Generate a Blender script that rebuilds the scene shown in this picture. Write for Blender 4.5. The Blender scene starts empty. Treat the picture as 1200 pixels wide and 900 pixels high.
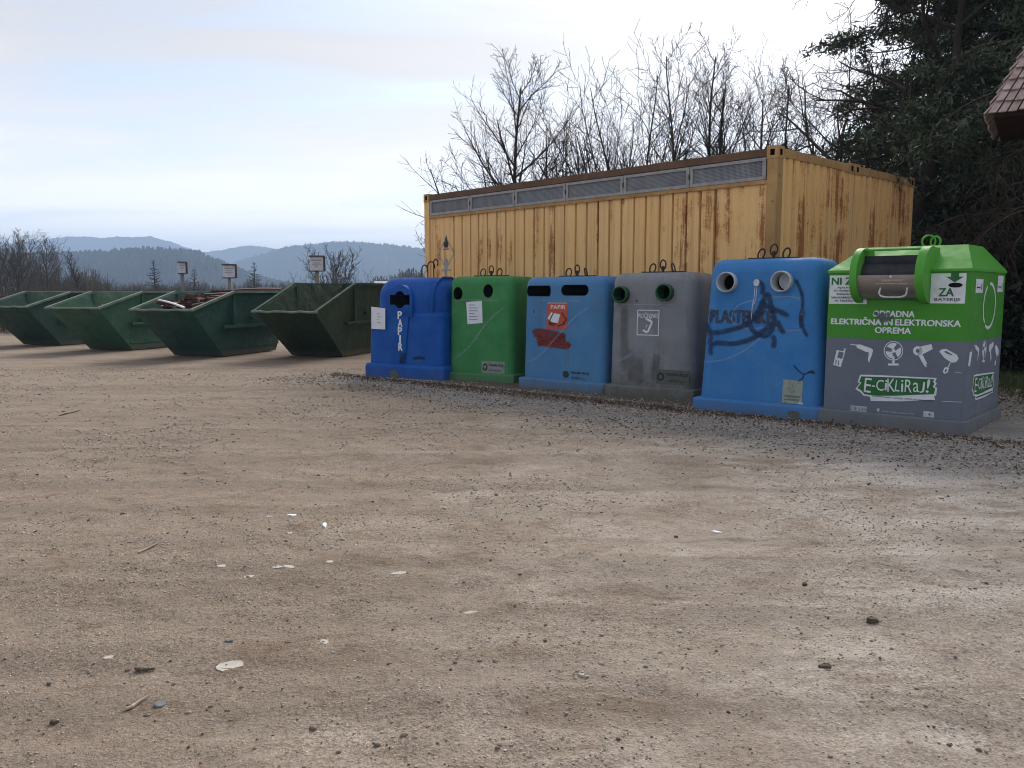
import bpy, bmesh, math, random
import numpy as np
from mathutils import Vector, Matrix, geometry

R = math.radians
SC = bpy.context.scene
COL = SC.collection

# ------------------------------------------------------------------ camera, sky, sun, exposure
FOC, CAM_H = 960.0, 1.55                       # focal length in pixels of a 1200 px wide picture; eye height
PITCH = math.atan(108.0 / FOC)
cam = bpy.data.cameras.new('camera')
cam.sensor_width = 36.0
cam.lens = FOC / 1200.0 * 36.0
cam.clip_start, cam.clip_end = 0.1, 30000.0
camo = bpy.data.objects.new('camera', cam)
COL.objects.link(camo)
camo.location = (0, 0, CAM_H)
camo.rotation_euler = (R(90) - PITCH, 0, 0)
SC.camera = camo

SUN_EL, SUN_AZ = R(33), R(19)                  # azimuth measured from +Y towards +X
SDIR = Vector((math.sin(SUN_AZ) * math.cos(SUN_EL), math.cos(SUN_AZ) * math.cos(SUN_EL), math.sin(SUN_EL)))

world = bpy.data.worlds.new('World')
SC.world = world
world.use_nodes = True
WT = world.node_tree
WT.nodes.clear()


def wn(kind, **kw):
    n = WT.nodes.new(kind)
    for k, v in kw.items():
        setattr(n, k, v)
    return n


def wmath(op, a, b=None, c=None, clamp=False):
    n = wn('ShaderNodeMath', operation=op, use_clamp=clamp)
    for i, v in enumerate((a, b, c)):
        if v is None:
            continue
        if isinstance(v, (int, float)):
            n.inputs[i].default_value = v
        else:
            WT.links.new(v, n.inputs[i])
    return n.outputs[0]


sky = wn('ShaderNodeTexSky', sky_type='NISHITA')
sky.sun_disc = False
sky.sun_elevation = SUN_EL
sky.sun_rotation = SUN_AZ
sky.air_density, sky.dust_density, sky.ozone_density = 1.0, 1.0, 3.0
tc = wn('ShaderNodeTexCoord')
sep = wn('ShaderNodeSeparateXYZ')
WT.links.new(tc.outputs['Generated'], sep.inputs[0])
zc = wmath('MAXIMUM', sep.outputs[2], 0.0)
den = wmath('ADD', zc, 0.10)
comb = wn('ShaderNodeCombineXYZ')
WT.links.new(wmath('DIVIDE', sep.outputs[0], den), comb.inputs[0])
WT.links.new(wmath('DIVIDE', sep.outputs[1], den), comb.inputs[1])
mp = wn('ShaderNodeMapping')
mp.inputs['Rotation'].default_value = (0, 0, R(14))
mp.inputs['Scale'].default_value = (0.50, 1.15, 1)
mp.inputs['Location'].default_value = (0.35, 0.2, 0)
WT.links.new(comb.outputs[0], mp.inputs[0])
nz = wn('ShaderNodeTexNoise')
nz.inputs['Scale'].default_value = 1.3
nz.inputs['Detail'].default_value = 7
nz.inputs['Roughness'].default_value = 0.52
nz.inputs['Distortion'].default_value = 0.35
WT.links.new(mp.outputs[0], nz.inputs['Vector'])
cr = wn('ShaderNodeValToRGB')
cr.color_ramp.elements[0].position = 0.38
cr.color_ramp.elements[1].position = 0.60
WT.links.new(nz.outputs[0], cr.inputs[0])
# thin cloud veil: never fully open, thicker towards the horizon
veil = wmath('MULTIPLY_ADD', cr.outputs[0], 0.50, 0.50)
hzn = wmath('POWER', wmath('SUBTRACT', 1.0, zc, clamp=True), 7.0)
veil = wmath('ADD', veil, wmath('MULTIPLY', hzn, 0.5), clamp=True)
# brightness of the veil round the sun behind it
vd = wn('ShaderNodeVectorMath', operation='DOT_PRODUCT')
WT.links.new(tc.outputs['Generated'], vd.inputs[0])
vd.inputs[1].default_value = SDIR
cosg = wmath('MAXIMUM', vd.outputs['Value'], 0.0)
glow = wmath('ADD', wmath('MULTIPLY', wmath('POWER', cosg, 12.0), 2.6), wmath('MULTIPLY', wmath('POWER', cosg, 60.0), 9.0))
# the half of the sky away from the sun is duller; the low sky over the valley is bright
away = wmath('MULTIPLY', vd.outputs['Value'], 0.15)
bright = wmath('ADD', wmath('ADD', glow, away), wmath('MULTIPLY_ADD', nz.outputs[0], 3.0, 1.2))
bright = wmath('ADD', bright, wmath('MULTIPLY', wmath('MULTIPLY_ADD', vd.outputs['Value'], 0.5, 0.5), wmath('MULTIPLY', wmath('POWER', wmath('SUBTRACT', 1.0, zc, clamp=True), 12.0), 26.0)))
cl = wn('ShaderNodeVectorMath', operation='SCALE')
cl.inputs[0].default_value = (1.03, 0.98, 0.955)
WT.links.new(bright, cl.inputs['Scale'])
mix = wn('ShaderNodeMix', data_type='RGBA')
WT.links.new(veil, mix.inputs['Factor'])
WT.links.new(sky.outputs[0], mix.inputs['A'])
WT.links.new(cl.outputs[0], mix.inputs['B'])
bg = wn('ShaderNodeBackground')
bg.inputs['Strength'].default_value = 0.1
WT.links.new(mix.outputs['Result'], bg.inputs['Color'])
wo = wn('ShaderNodeOutputWorld')
WT.links.new(bg.outputs[0], wo.inputs['Surface'])

sun = bpy.data.lights.new('sun', 'SUN')
sun.energy = 2.1
sun.angle = R(24)
sun.color = (1.0, 0.94, 0.85)
suno = bpy.data.objects.new('sun', sun)
COL.objects.link(suno)
suno.location = SDIR * 60
suno.rotation_euler = (-SDIR).to_track_quat('-Z', 'Y').to_euler()

SC.view_settings.view_transform = 'Standard'
SC.view_settings.look = 'None'
SC.view_settings.exposure = 1.45
SC.view_settings.gamma = 1.0
SC.view_settings.use_curve_mapping = False
SC.render.engine = 'CYCLES'
SC.cycles.use_denoising = True
SC.cycles.filter_width = 1.05
SC.cycles.max_bounces = 6
SC.cycles.transparent_max_bounces = 12
SC.cycles.volume_bounces = 0

# ------------------------------------------------------------------ photograph pixel -> place
_F = Vector((0, math.cos(PITCH), -math.sin(PITCH)))
_U = Vector((0, math.sin(PITCH), math.cos(PITCH)))
_C = Vector((0, 0, CAM_H))


def ray(px, py):
    return Vector(((px - 600) / FOC, 0, 0)) + _U * ((450 - py) / FOC) + _F


def G(px, py, z=0.0):
    r = ray(px, py)
    return _C + r * ((z - CAM_H) / r.z)


def D(px, py, d):
    r = ray(px, py)
    return _C + r * (d / r.y)


# ------------------------------------------------------------------ helpers
def tag(o, label=None, cat=None, group=None, kind=None):
    if label:
        o['label'] = label
    if cat:
        o['category'] = cat
    if group:
        o['group'] = group
    if kind:
        o['kind'] = kind
    return o


def thing(name, label, cat, loc=(0, 0, 0), rz=0.0, group=None):
    o = bpy.data.objects.new(name, None)
    o.empty_display_size = 0.2
    COL.objects.link(o)
    o.location = loc
    o.rotation_euler = (0, 0, rz)
    return tag(o, label, cat, group)


def link(name, me, parent=None, mats=()):
    for m in mats:
        me.materials.append(m)
    o = bpy.data.objects.new(name, me)
    COL.objects.link(o)
    if parent is not None:
        o.parent = parent
    return o


class MB:
    def __init__(s):
        s.v, s.f, s.m = [], [], []

    def add(s, vs, fs, m=0):
        b = len(s.v)
        s.v += [tuple(x) for x in vs]
        s.f += [tuple(b + i for i in f) for f in fs]
        s.m += [m] * len(fs)
        return s

    def box(s, x0, x1, y0, y1, z0, z1, m=0, M=None):
        vs = [Vector(p) for p in ((x0, y0, z0), (x1, y0, z0), (x1, y1, z0), (x0, y1, z0), (x0, y0, z1), (x1, y0, z1), (x1, y1, z1), (x0, y1, z1))]
        if M is not None:
            vs = [M @ v for v in vs]
        return s.add(vs, [(3, 2, 1, 0), (4, 5, 6, 7), (0, 1, 5, 4), (1, 2, 6, 5), (2, 3, 7, 6), (3, 0, 4, 7)], m)

    def tube(s, pts, rad, n=6, m=0, closed=False, cap=True):
        pts = [Vector(p) for p in pts]
        k = len(pts)
        rads = rad if isinstance(rad, (list, tuple)) else [rad] * k
        ring = []
        up = None
        for i, p in enumerate(pts):
            a = pts[(i - 1) % k] if (closed or i > 0) else p
            b = pts[(i + 1) % k] if (closed or i < k - 1) else p
            t = (b - a)
            if t.length < 1e-9:
                t = Vector((0, 0, 1))
            t.normalize()
            if up is None:
                up = Vector((0, 0, 1)) if abs(t.z) < 0.9 else Vector((1, 0, 0))
            u = (up - t * up.dot(t))
            if u.length < 1e-6:
                u = t.orthogonal()
            u.normalize()
            w = t.cross(u)
            up = u
            ring.append([p + (u * math.cos(2 * math.pi * j / n) + w * math.sin(2 * math.pi * j / n)) * rads[i] for j in range(n)])
        vs = [q for r in ring for q in r]
        fs = []
        for i in range(k if closed else k - 1):
            i2 = (i + 1) % k
            for j in range(n):
                j2 = (j + 1) % n
                fs.append((i * n + j, i * n + j2, i2 * n + j2, i2 * n + j))
        if cap and not closed:
            fs.append(tuple(range(n - 1, -1, -1)))
            fs.append(tuple((k - 1) * n + j for j in range(n)))
        return s.add(vs, fs, m)

    def prism(s, poly, M, depth, m=0):
        """poly: (a, b) outline in the M plane, pushed along M's third axis."""
        n = len(poly)
        vs = [M @ Vector((a, b, 0)) for a, b in poly] + [M @ Vector((a, b, depth)) for a, b in poly]
        tris = geometry.tessellate_polygon([[Vector((a, b, 0)) for a, b in poly]])
        fs = []
        for t in tris:
            fs.append((t[0], t[1], t[2]))
            fs.append((t[2] + n, t[1] + n, t[0] + n))
        for i in range(n):
            j = (i + 1) % n
            fs.append((i, j, j + n, i + n))
        return s.add(vs, fs, m)

    def build(s, name, mats, parent=None, smooth=False, angle=35, fix=True):
        me = bpy.data.meshes.new(name)
        me.from_pydata(s.v, [], s.f)
        me.polygons.foreach_set('material_index', s.m)
        if fix:
            b = bmesh.new()
            b.from_mesh(me)
            bmesh.ops.recalc_face_normals(b, faces=b.faces)
            b.to_mesh(me)
            b.free()
        if smooth:
            me.polygons.foreach_set('use_smooth', [True] * len(me.polygons))
            me.set_sharp_from_angle(angle=R(angle))
        return link(name, me, parent, mats if isinstance(mats, (list, tuple)) else [mats])


def soft_box(w, d, h, r, seg=5, tx=0.0, lean=0.0, back=0.0, z0=0.0, bottom=False, rt=None):
    """bevelled box: width tapers by tx, front leans back by lean, back leans forward by back (m at the top)."""
    b = bmesh.new()
    bmesh.ops.create_cube(b, size=1.0)
    for v in b.verts:
        v.co = Vector((v.co.x * w, v.co.y * d, (v.co.z + 0.5) * h))
    vert = [e for e in b.edges if abs(e.verts[0].co.z - e.verts[1].co.z) > 0.5 * h]
    top = [e for e in b.edges if min(e.verts[0].co.z, e.verts[1].co.z) > 0.9 * h]
    es = vert + top + ([e for e in b.edges if max(e.verts[0].co.z, e.verts[1].co.z) < 0.1 * h] if bottom else [])
    bmesh.ops.bevel(b, geom=es, offset=r, segments=seg, profile=0.5, affect='EDGES', clamp_overlap=True)
    for v in b.verts:
        k = v.co.z / h
        v.co.x *= 1 - tx * k / (w / 2)
        if v.co.y < 0:
            v.co.y += lean * k
        else:
            v.co.y -= back * k
        v.co.z += z0
    return b


def bm_obj(b, name, mats, parent, smooth=True, angle=35):
    bmesh.ops.recalc_face_normals(b, faces=b.faces)
    me = bpy.data.meshes.new(name)
    b.to_mesh(me)
    b.free()
    if smooth:
        me.polygons.foreach_set('use_smooth', [True] * len(me.polygons))
        me.set_sharp_from_angle(angle=R(angle))
    return link(name, me, parent, mats if isinstance(mats, (list, tuple)) else [mats])


def cut(o, cutter, mat):
    """boolean difference of one mesh part by an MB cutter; the cut faces take mat."""
    c = cutter.build('cutter', [mat])
    pw, o.parent = o.parent, None
    md = o.modifiers.new('cut', 'BOOLEAN')
    md.operation, md.object, md.solver = 'DIFFERENCE', c, 'EXACT'
    md.material_mode = 'TRANSFER'
    dg = bpy.context.evaluated_depsgraph_get()
    dg.update()
    me = bpy.data.meshes.new_from_object(o.evaluated_get(dg))
    o.modifiers.clear()
    o.data = me
    o.parent = pw
    bpy.data.objects.remove(c)
    me.polygons.foreach_set('use_smooth', [True] * len(me.polygons))
    me.set_sharp_from_angle(angle=R(35))


class Plane:
    """a flat face of a thing, in that thing's own coordinates"""

    def __init__(s, o, x, up):
        s.o, s.x, s.u = Vector(o), Vector(x).normalized(), Vector(up).normalized()
        s.n = s.x.cross(s.u).normalized()

    def p(s, a, b, off=0.003):
        return s.o + s.x * a + s.u * b + s.n * off

    def M(s, off=0.0):
        m = Matrix.Identity(4)
        for i in range(3):
            m[i][0], m[i][1], m[i][2], m[i][3] = s.x[i], s.u[i], s.n[i], (s.o + s.n * off)[i]
        return m

    def px(s, root, px, py):
        """where the line of sight through a photo pixel meets this face"""
        Mw = Matrix.Translation(root.location) @ root.rotation_euler.to_matrix().to_4x4()
        o, n = Mw @ s.o, Mw.to_3x3() @ s.n
        r = ray(px, py)
        t = (o - _C).dot(n) / r.dot(n)
        q = Mw.inverted() @ (_C + r * t) - s.o
        return q.dot(s.x), q.dot(s.u)

    def shape(s, polys, name, mat, parent, off=0.003):
        b = MB()
        for pl in polys:
            ts = geometry.tessellate_polygon([[Vector((a, c, 0)) for a, c in pl]])
            vs = [s.p(a, c, off) for a, c in pl]
            fs = []
            for t in ts:
                A, B, C_ = (vs[i] for i in t)
                fs.append(t if (B - A).cross(C_ - A).dot(s.n) > 0 else (t[0], t[2], t[1]))
            b.add(vs, fs)
        return b.build(name, mat, parent, fix=False)

    def text(s, body, name, mat, parent, a, c, width=None, height=None, bold=0.0, off=0.004, align='CENTER', rot=0.0, spacing=1.0):
        cu = bpy.data.curves.new(name, 'FONT')
        cu.body = body
        cu.size = 1.0
        cu.align_x = align
        cu.align_y = 'CENTER'
        cu.offset = 0.0
        cu.space_character = spacing
        cu.space_line = 0.95
        cu.resolution_u = 3
        to = bpy.data.objects.new(name, cu)
        COL.objects.link(to)
        dg = bpy.context.evaluated_depsgraph_get()
        dg.update()
        me = bpy.data.meshes.new_from_object(to.evaluated_get(dg))
        bpy.data.objects.remove(to)
        xs = [v.co.x for v in me.vertices]
        ys = [v.co.y for v in me.vertices]
        w, h = max(xs) - min(xs), max(ys) - min(ys)
        sx = width / w if width else None
        sy = height / h if height else None
        sx = sx or sy
        sy = sy or sx
        mx, my = (max(xs) + min(xs)) / 2, (max(ys) + min(ys)) / 2
        cr_, sr = math.cos(rot), math.sin(rot)
        for v in me.vertices:
            x, y = (v.co.x - mx) * sx, (v.co.y - my) * sy
            x, y = x * cr_ - y * sr, x * sr + y * cr_
            v.co = s.p(a + x, c + y, off)
        if bold:
            co = np.array([tuple(v.co) for v in me.vertices])
            fs = [tuple(p.vertices) for p in me.polygons]
            hgt = h * sy
            V_, F_ = [], []
            for k, (dx, dy) in enumerate(((0, 0), (1, .3), (-1, -.3), (.5, 1), (-.5, -1))):
                V_ += [tuple(q) for q in co + np.array(s.x) * dx * bold * hgt + np.array(s.u) * dy * bold * hgt * .7 + np.array(s.n) * .0002 * k]
                F_ += [tuple(i + k * len(co) for i in f) for f in fs]
            me = bpy.data.meshes.new(name)
            me.from_pydata(V_, [], F_)
        me.materials.clear()
        return link(name, me, parent, [mat])

    def ribbon(s, pts, wid, name, mat, parent, off=0.003):
        """spray or scratch stroke with a soft-edge attribute"""
        paths = pts if isinstance(pts[0], list) else [pts]
        V, Fc, E = [], [], []
        for pa in paths:
            q = catmull(pa, 6)
            n = len(q)
            for i in range(n):
                a, b = Vector(q[max(i - 1, 0)]), Vector(q[min(i + 1, n - 1)])
                t = (b - a)
                t = t.normalized() if t.length > 1e-9 else Vector((1, 0))
                w = Vector((-t.y, t.x))
                k = min(1.0, min(i, n - 1 - i) / 3.0 + 0.25)
                for j, e in ((-1, 0.0), (-0.4, 1.0), (0.4, 1.0), (1, 0.0)):
                    p = Vector(q[i]) + w * (j * wid / 2 * (0.6 + 0.4 * k))
                    V.append(s.p(p.x, p.y, off + 0.0012 * len(Fc) / 400.0))
                    E.append(e * k)
                if i:
                    o = len(V) - 8
                    for j in range(3):
                        Fc.append((o + j, o + 4 + j, o + 5 + j, o + 1 + j))
        me = bpy.data.meshes.new(name)
        me.from_pydata(V, [], Fc)
        at = me.attributes.new('edge', 'FLOAT', 'POINT')
        at.data.foreach_set('value', E)
        return link(name, me, parent, [mat])


def catmull(p, k):
    p = [Vector(x) for x in p]
    out = []
    for i in range(len(p) - 1):
        a, b, c, d = p[max(i - 1, 0)], p[i], p[i + 1], p[min(i + 2, len(p) - 1)]
        for j in range(k):
            t = j / k
            out.append(0.5 * ((2 * b) + (c - a) * t + (2 * a - 5 * b + 4 * c - d) * t * t + (3 * b - a - 3 * c + d) * t ** 3))
    out.append(p[-1])
    return out


def circ(cx, cy, rx, ry=None, n=20, a0=0, a1=360):
    ry = ry or rx
    full = abs(a1 - a0) >= 360
    return [(cx + rx * math.cos(R(a0 + (a1 - a0) * i / (n if full else n - 1))), cy + ry * math.sin(R(a0 + (a1 - a0) * i / (n if full else n - 1)))) for i in range(n)]


# ------------------------------------------------------------------ materials
class Mat:
    def __init__(s, name):
        s.m = bpy.data.materials.new(name)
        s.m.use_nodes = True
        s.t = s.m.node_tree
        s.b = s.t.nodes['Principled BSDF']

    def n(s, kind, **kw):
        q = s.t.nodes.new(kind)
        for k, v in kw.items():
            setattr(q, k, v)
        return q

    def l(s, a, b):
        s.t.links.new(a, b)

    def coord(s, which='Object', scale=(1, 1, 1), rot=(0, 0, 0)):
        c = s.n('ShaderNodeTexCoord')
        m = s.n('ShaderNodeMapping')
        m.inputs['Scale'].default_value = scale
        m.inputs['Rotation'].default_value = rot
        s.l(c.outputs[which], m.inputs[0])
        return m.outputs[0]

    def noise(s, scale, detail=5, rough=0.55, vec=None, dist=0.0):
        q = s.n('ShaderNodeTexNoise')
        q.inputs['Scale'].default_value = scale
        q.inputs['Detail'].default_value = detail
        q.inputs['Roughness'].default_value = rough
        q.inputs['Distortion'].default_value = dist
        if vec is not None:
            s.l(vec, q.inputs['Vector'])
        return q.outputs[0]

    def ramp(s, fac, stops):
        q = s.n('ShaderNodeValToRGB')
        e = q.color_ramp.elements
        while len(e) < len(stops):
            e.new(0.5)
        for i, (p, c) in enumerate(stops):
            e[i].position = p
            e[i].color = (c, c, c, 1) if isinstance(c, (int, float)) else (*c, 1)
        s.l(fac, q.inputs[0])
        return q.outputs[0]

    def mix(s, fac, a, b, blend='MIX'):
        q = s.n('ShaderNodeMix', data_type='RGBA', blend_type=blend)
        for v, k in ((fac, 'Factor'), (a, 'A'), (b, 'B')):
            if isinstance(v, (int, float)):
                q.inputs[k].default_value = v
            elif isinstance(v, tuple):
                q.inputs[k].default_value = (*v, 1)
            else:
                s.l(v, q.inputs[k])
        return q.outputs['Result']

    def math(s, op, a, b=0.0, c=0.0, clamp=False):
        q = s.n('ShaderNodeMath', operation=op, use_clamp=clamp)
        for i, v in enumerate((a, b, c)):
            if isinstance(v, (int, float)):
                q.inputs[i].default_value = v
            else:
                s.l(v, q.inputs[i])
        return q.outputs[0]

    def sepz(s, vec):
        q = s.n('ShaderNodeSeparateXYZ')
        s.l(vec, q.inputs[0])
        return q.outputs

    def base(s, c, rough=0.6, metal=0.0, spec=0.5):
        if isinstance(c, tuple):
            s.b.inputs['Base Color'].default_value = (*c, 1)
        else:
            s.l(c, s.b.inputs['Base Color'])
        if isinstance(rough, (int, float)):
            s.b.inputs['Roughness'].default_value = rough
        else:
            s.l(rough, s.b.inputs['Roughness'])
        s.b.inputs['Metallic'].default_value = metal
        s.b.inputs['Specular IOR Level'].default_value = spec
        return s

    def bump(s, h, strength=0.3, dist=0.01):
        q = s.n('ShaderNodeBump')
        q.inputs['Strength'].default_value = strength
        q.inputs['Distance'].default_value = dist
        s.l(h, q.inputs['Height'])
        s.l(q.outputs[0], s.b.inputs['Normal'])
        return s


def plain(name, c, rough=0.6, metal=0.0, spec=0.4, var=0.12, scale=9.0):
    m = Mat(name)
    v = m.noise(scale, 5, 0.6, m.coord())
    f = m.ramp(v, [(0.3, 1 - var), (0.7, 1 + var)])
    m.base(m.mix(1.0, c, f, 'MULTIPLY'), rough, metal, spec)
    return m.m


def plastic(name, c, fade, dirt=(0.10, 0.095, 0.08), dirt_amt=0.35, rough=0.48, splash=(0.13, 0.115, 0.09), grime=0.5, high=0.38):
    """weathered moulded plastic: faded patches, run-down streaks, mud splashed up from the ground, fine scratches"""
    m = Mat(name)
    co = m.coord()
    col = m.mix(m.ramp(m.noise(2.2, 6, 0.6, co), [(0.38, 0), (0.68, 1)]), c, fade)
    streak = m.noise(1.0, 6, 0.62, m.coord(scale=(11, 11, 0.9)))
    patch = m.noise(1.6, 4, 0.6, co)
    f = m.math('MULTIPLY', m.ramp(streak, [(0.50, 0), (0.72, 1)]), m.ramp(patch, [(0.40, 0.15), (0.62, 1)]))
    col = m.mix(m.math('MULTIPLY', f, dirt_amt), col, dirt)
    spots = m.ramp(m.noise(26, 4, 0.65, co), [(0.60, 0), (0.70, 1)])
    col = m.mix(m.math('MULTIPLY', spots, 0.30 * grime), col, dirt)
    z = m.sepz(co)[2]
    h = m.math('ADD', m.ramp(z, [(0.0, 1), (high, 0)]), m.math('MULTIPLY', m.math('SUBTRACT', m.noise(7, 6, 0.7, co), 0.5), 0.9))
    col = m.mix(m.math('MULTIPLY', m.ramp(h, [(0.42, 0), (0.95, 1)]), 0.75 * grime + 0.15), col, splash)
    scr = m.ramp(m.noise(1.0, 3, 0.5, m.coord(scale=(3, 3, 60), rot=(0, 0.4, 0))), [(0.66, 0), (0.69, 1)])
    col = m.mix(m.math('MULTIPLY', scr, 0.15), col, fade)
    m.base(col, m.ramp(m.noise(5, 5, 0.6, co), [(0.3, rough), (0.7, rough + 0.25)]), 0, 0.25)
    m.bump(m.math('ADD', m.noise(1.7, 3, 0.5, co), m.math('MULTIPLY', m.noise(60, 3, 0.5, co), 0.06)), 0.35, 0.06)
    return m.m


def painted_metal(name, c, alt, rust=(0.11, 0.045, 0.02), amt=0.5, rough=0.55):
    m = Mat(name)
    co = m.coord()
    col = m.mix(m.ramp(m.noise(1.7, 6, 0.62, co), [(0.36, 0), (0.66, 1)]), c, alt)
    st = m.noise(1.0, 6, 0.65, m.coord(scale=(9, 9, 0.8)))
    col = m.mix(m.math('MULTIPLY', m.ramp(st, [(0.52, 0), (0.75, 1)]), 0.4), col, (0.05, 0.06, 0.05))
    rs = m.ramp(m.noise(7, 9, 0.75, co), [(0.575, 0), (0.66, 1)])
    col = m.mix(m.math('MULTIPLY', rs, amt), col, rust)
    z = m.sepz(co)[2]
    h = m.math('ADD', m.ramp(z, [(0.0, 1), (0.35, 0)]), m.math('MULTIPLY', m.math('SUBTRACT', m.noise(6, 6, 0.7, co), 0.5), 0.9))
    col = m.mix(m.math('MULTIPLY', m.ramp(h, [(0.4, 0), (0.9, 1)]), 0.7), col, (0.14, 0.12, 0.09))
    m.base(col, m.ramp(m.noise(6, 5, 0.6, co), [(0.3, rough - 0.1), (0.7, rough + 0.2)]), 0, 0.35)
    m.bump(m.noise(2.2, 4, 0.5, co), 0.45, 0.08)
    return m.m


def spray(name, c, alpha=0.85, rough=0.7, grain=10):
    m = Mat(name)
    at = m.n('ShaderNodeAttribute', attribute_name='edge')
    nn = m.noise(grain, 4, 0.6, m.coord())
    a = m.math('MULTIPLY', at.outputs['Fac'], m.ramp(nn, [(0.25, 0.55), (0.7, 1)]))
    m.base(c, rough, 0, 0.3)
    m.l(m.math('MULTIPLY', a, alpha), m.b.inputs['Alpha'])
    return m.m


M = {}
M['hole_shade'] = plain('painted_hole_shade', (0.012, 0.012, 0.013), 0.9, 0, 0.1)  # near-black colour stands in for the shade inside openings
M['rubber'] = plain('black_rubber', (0.02, 0.02, 0.02), 0.8)
M['paper'] = plain('white_paper', (0.72, 0.73, 0.76), 0.8, var=0.06)
M['white'] = plain('white_print', (0.72, 0.74, 0.75), 0.6, var=0.1, scale=14)
M['greyprint'] = plain('worn_white_print', (0.52, 0.54, 0.55), 0.7, var=0.25, scale=18)
M['black'] = plain('black_print', (0.025, 0.027, 0.03), 0.6, var=0.3, scale=14)
M['inkgrey'] = plain('grey_ink', (0.30, 0.31, 0.33), 0.7)
M['rod'] = plain('dark_rusty_rod', (0.045, 0.035, 0.03), 0.65, 0.4)
M['blue_papir'] = plastic('royal_blue_plastic', (0.002, 0.062, 0.30), (0.006, 0.095, 0.37), grime=0.15, dirt_amt=0.2)
M['green_bin'] = plastic('green_plastic', (0.035, 0.20, 0.055), (0.06, 0.26, 0.085), grime=0.45, dirt_amt=0.42)
M['blue_light'] = plastic('sky_blue_plastic', (0.060, 0.19, 0.38), (0.085, 0.23, 0.41), grime=0.7, dirt_amt=0.6)
M['grey_bin'] = plastic('grey_plastic', (0.20, 0.205, 0.215), (0.25, 0.255, 0.265), dirt=(0.085, 0.08, 0.06), grime=0.95, dirt_amt=0.75, splash=(0.10, 0.095, 0.068), high=0.9)
M['blue_mid'] = plastic('bright_blue_plastic', (0.032, 0.175, 0.44), (0.06, 0.22, 0.48), grime=0.4, dirt_amt=0.22)
M['green_hole'] = plain('dark_green_collar', (0.016, 0.075, 0.026), 0.45)
M['pale_ring'] = plain('pale_grey_collar', (0.45, 0.48, 0.50), 0.5, var=0.2)
M['ebox_green'] = plastic('bright_green_lacquer', (0.085, 0.34, 0.035), (0.10, 0.37, 0.05), grime=0.08, dirt_amt=0.12, rough=0.42)
M['ebox_green2'] = plastic('green_film', (0.055, 0.26, 0.022), (0.065, 0.28, 0.03), grime=0.08, dirt_amt=0.15, rough=0.45)
M['ebox_grey'] = plastic('slate_grey_film', (0.145, 0.16, 0.20), (0.165, 0.18, 0.22), grime=0.15, dirt_amt=0.15, rough=0.5)
M['ebox_plinth'] = plastic('plinth_grey_paint', (0.155, 0.175, 0.20), (0.20, 0.215, 0.235), grime=0.55, dirt_amt=0.5, rough=0.55)
M['deep_green'] = plain('deep_green_print', (0.02, 0.14, 0.03), 0.55)
M['steel'] = plain('brushed_steel', (0.36, 0.32, 0.29), 0.38, 0.85, var=0.2, scale=4)
M['darksteel'] = plain('dark_steel', (0.035, 0.035, 0.04), 0.5, 0.5, var=0.4, scale=5)
M['skip_dark'] = painted_metal('dark_green_paint', (0.013, 0.036, 0.018), (0.019, 0.047, 0.024), amt=0.5)
M['skip_mid'] = painted_metal('mid_green_paint', (0.026, 0.095, 0.052), (0.042, 0.125, 0.070), amt=0.5)
M['skip_teal'] = painted_metal('teal_green_paint', (0.013, 0.064, 0.046), (0.020, 0.080, 0.058), amt=0.5)
M['skip_old'] = painted_metal('old_green_paint', (0.016, 0.058, 0.038), (0.024, 0.070, 0.046), amt=0.45)
M['rim_worn'] = painted_metal('worn_rim_paint', (0.11, 0.16, 0.12), (0.17, 0.21, 0.17), amt=0.35)
M['red_sticker'] = plain('red_sticker', (0.50, 0.075, 0.035), 0.5, var=0.15, scale=20)
M['red_paint'] = spray('red_brown_smear', (0.20, 0.03, 0.02), 1.0, grain=14)
M['spray_dark'] = spray('dark_spray', (0.022, 0.045, 0.10), 0.88)
M['spray_pale'] = spray('pale_scuff', (0.40, 0.47, 0.58), 0.45)
M['spray_faint'] = spray('faint_scuff', (0.50, 0.56, 0.60), 0.22)
M['spray_white'] = spray('white_scuff', (0.62, 0.65, 0.66), 0.85)
M['spray_grey'] = spray('grey_rub', (0.14, 0.15, 0.17), 0.8)
M['drip'] = spray('brown_drip', (0.075, 0.068, 0.055), 0.33, grain=6)
M['spray_blackblue'] = spray('crack_dark', (0.012, 0.03, 0.06), 1.0)
M['stencil'] = plain('dark_stencil', (0.035, 0.06, 0.11), 0.7, var=0.5, scale=25)
M['sticker_beige'] = plain('beige_sticker', (0.30, 0.33, 0.27), 0.6, var=0.25, scale=20)
M['sticker_clear'] = plain('cloudy_sticker', (0.23, 0.26, 0.22), 0.5, var=0.25, scale=25)
M['sticker_dark'] = plain('grimy_sticker', (0.10, 0.105, 0.085), 0.5, var=0.3, scale=25)


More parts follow.
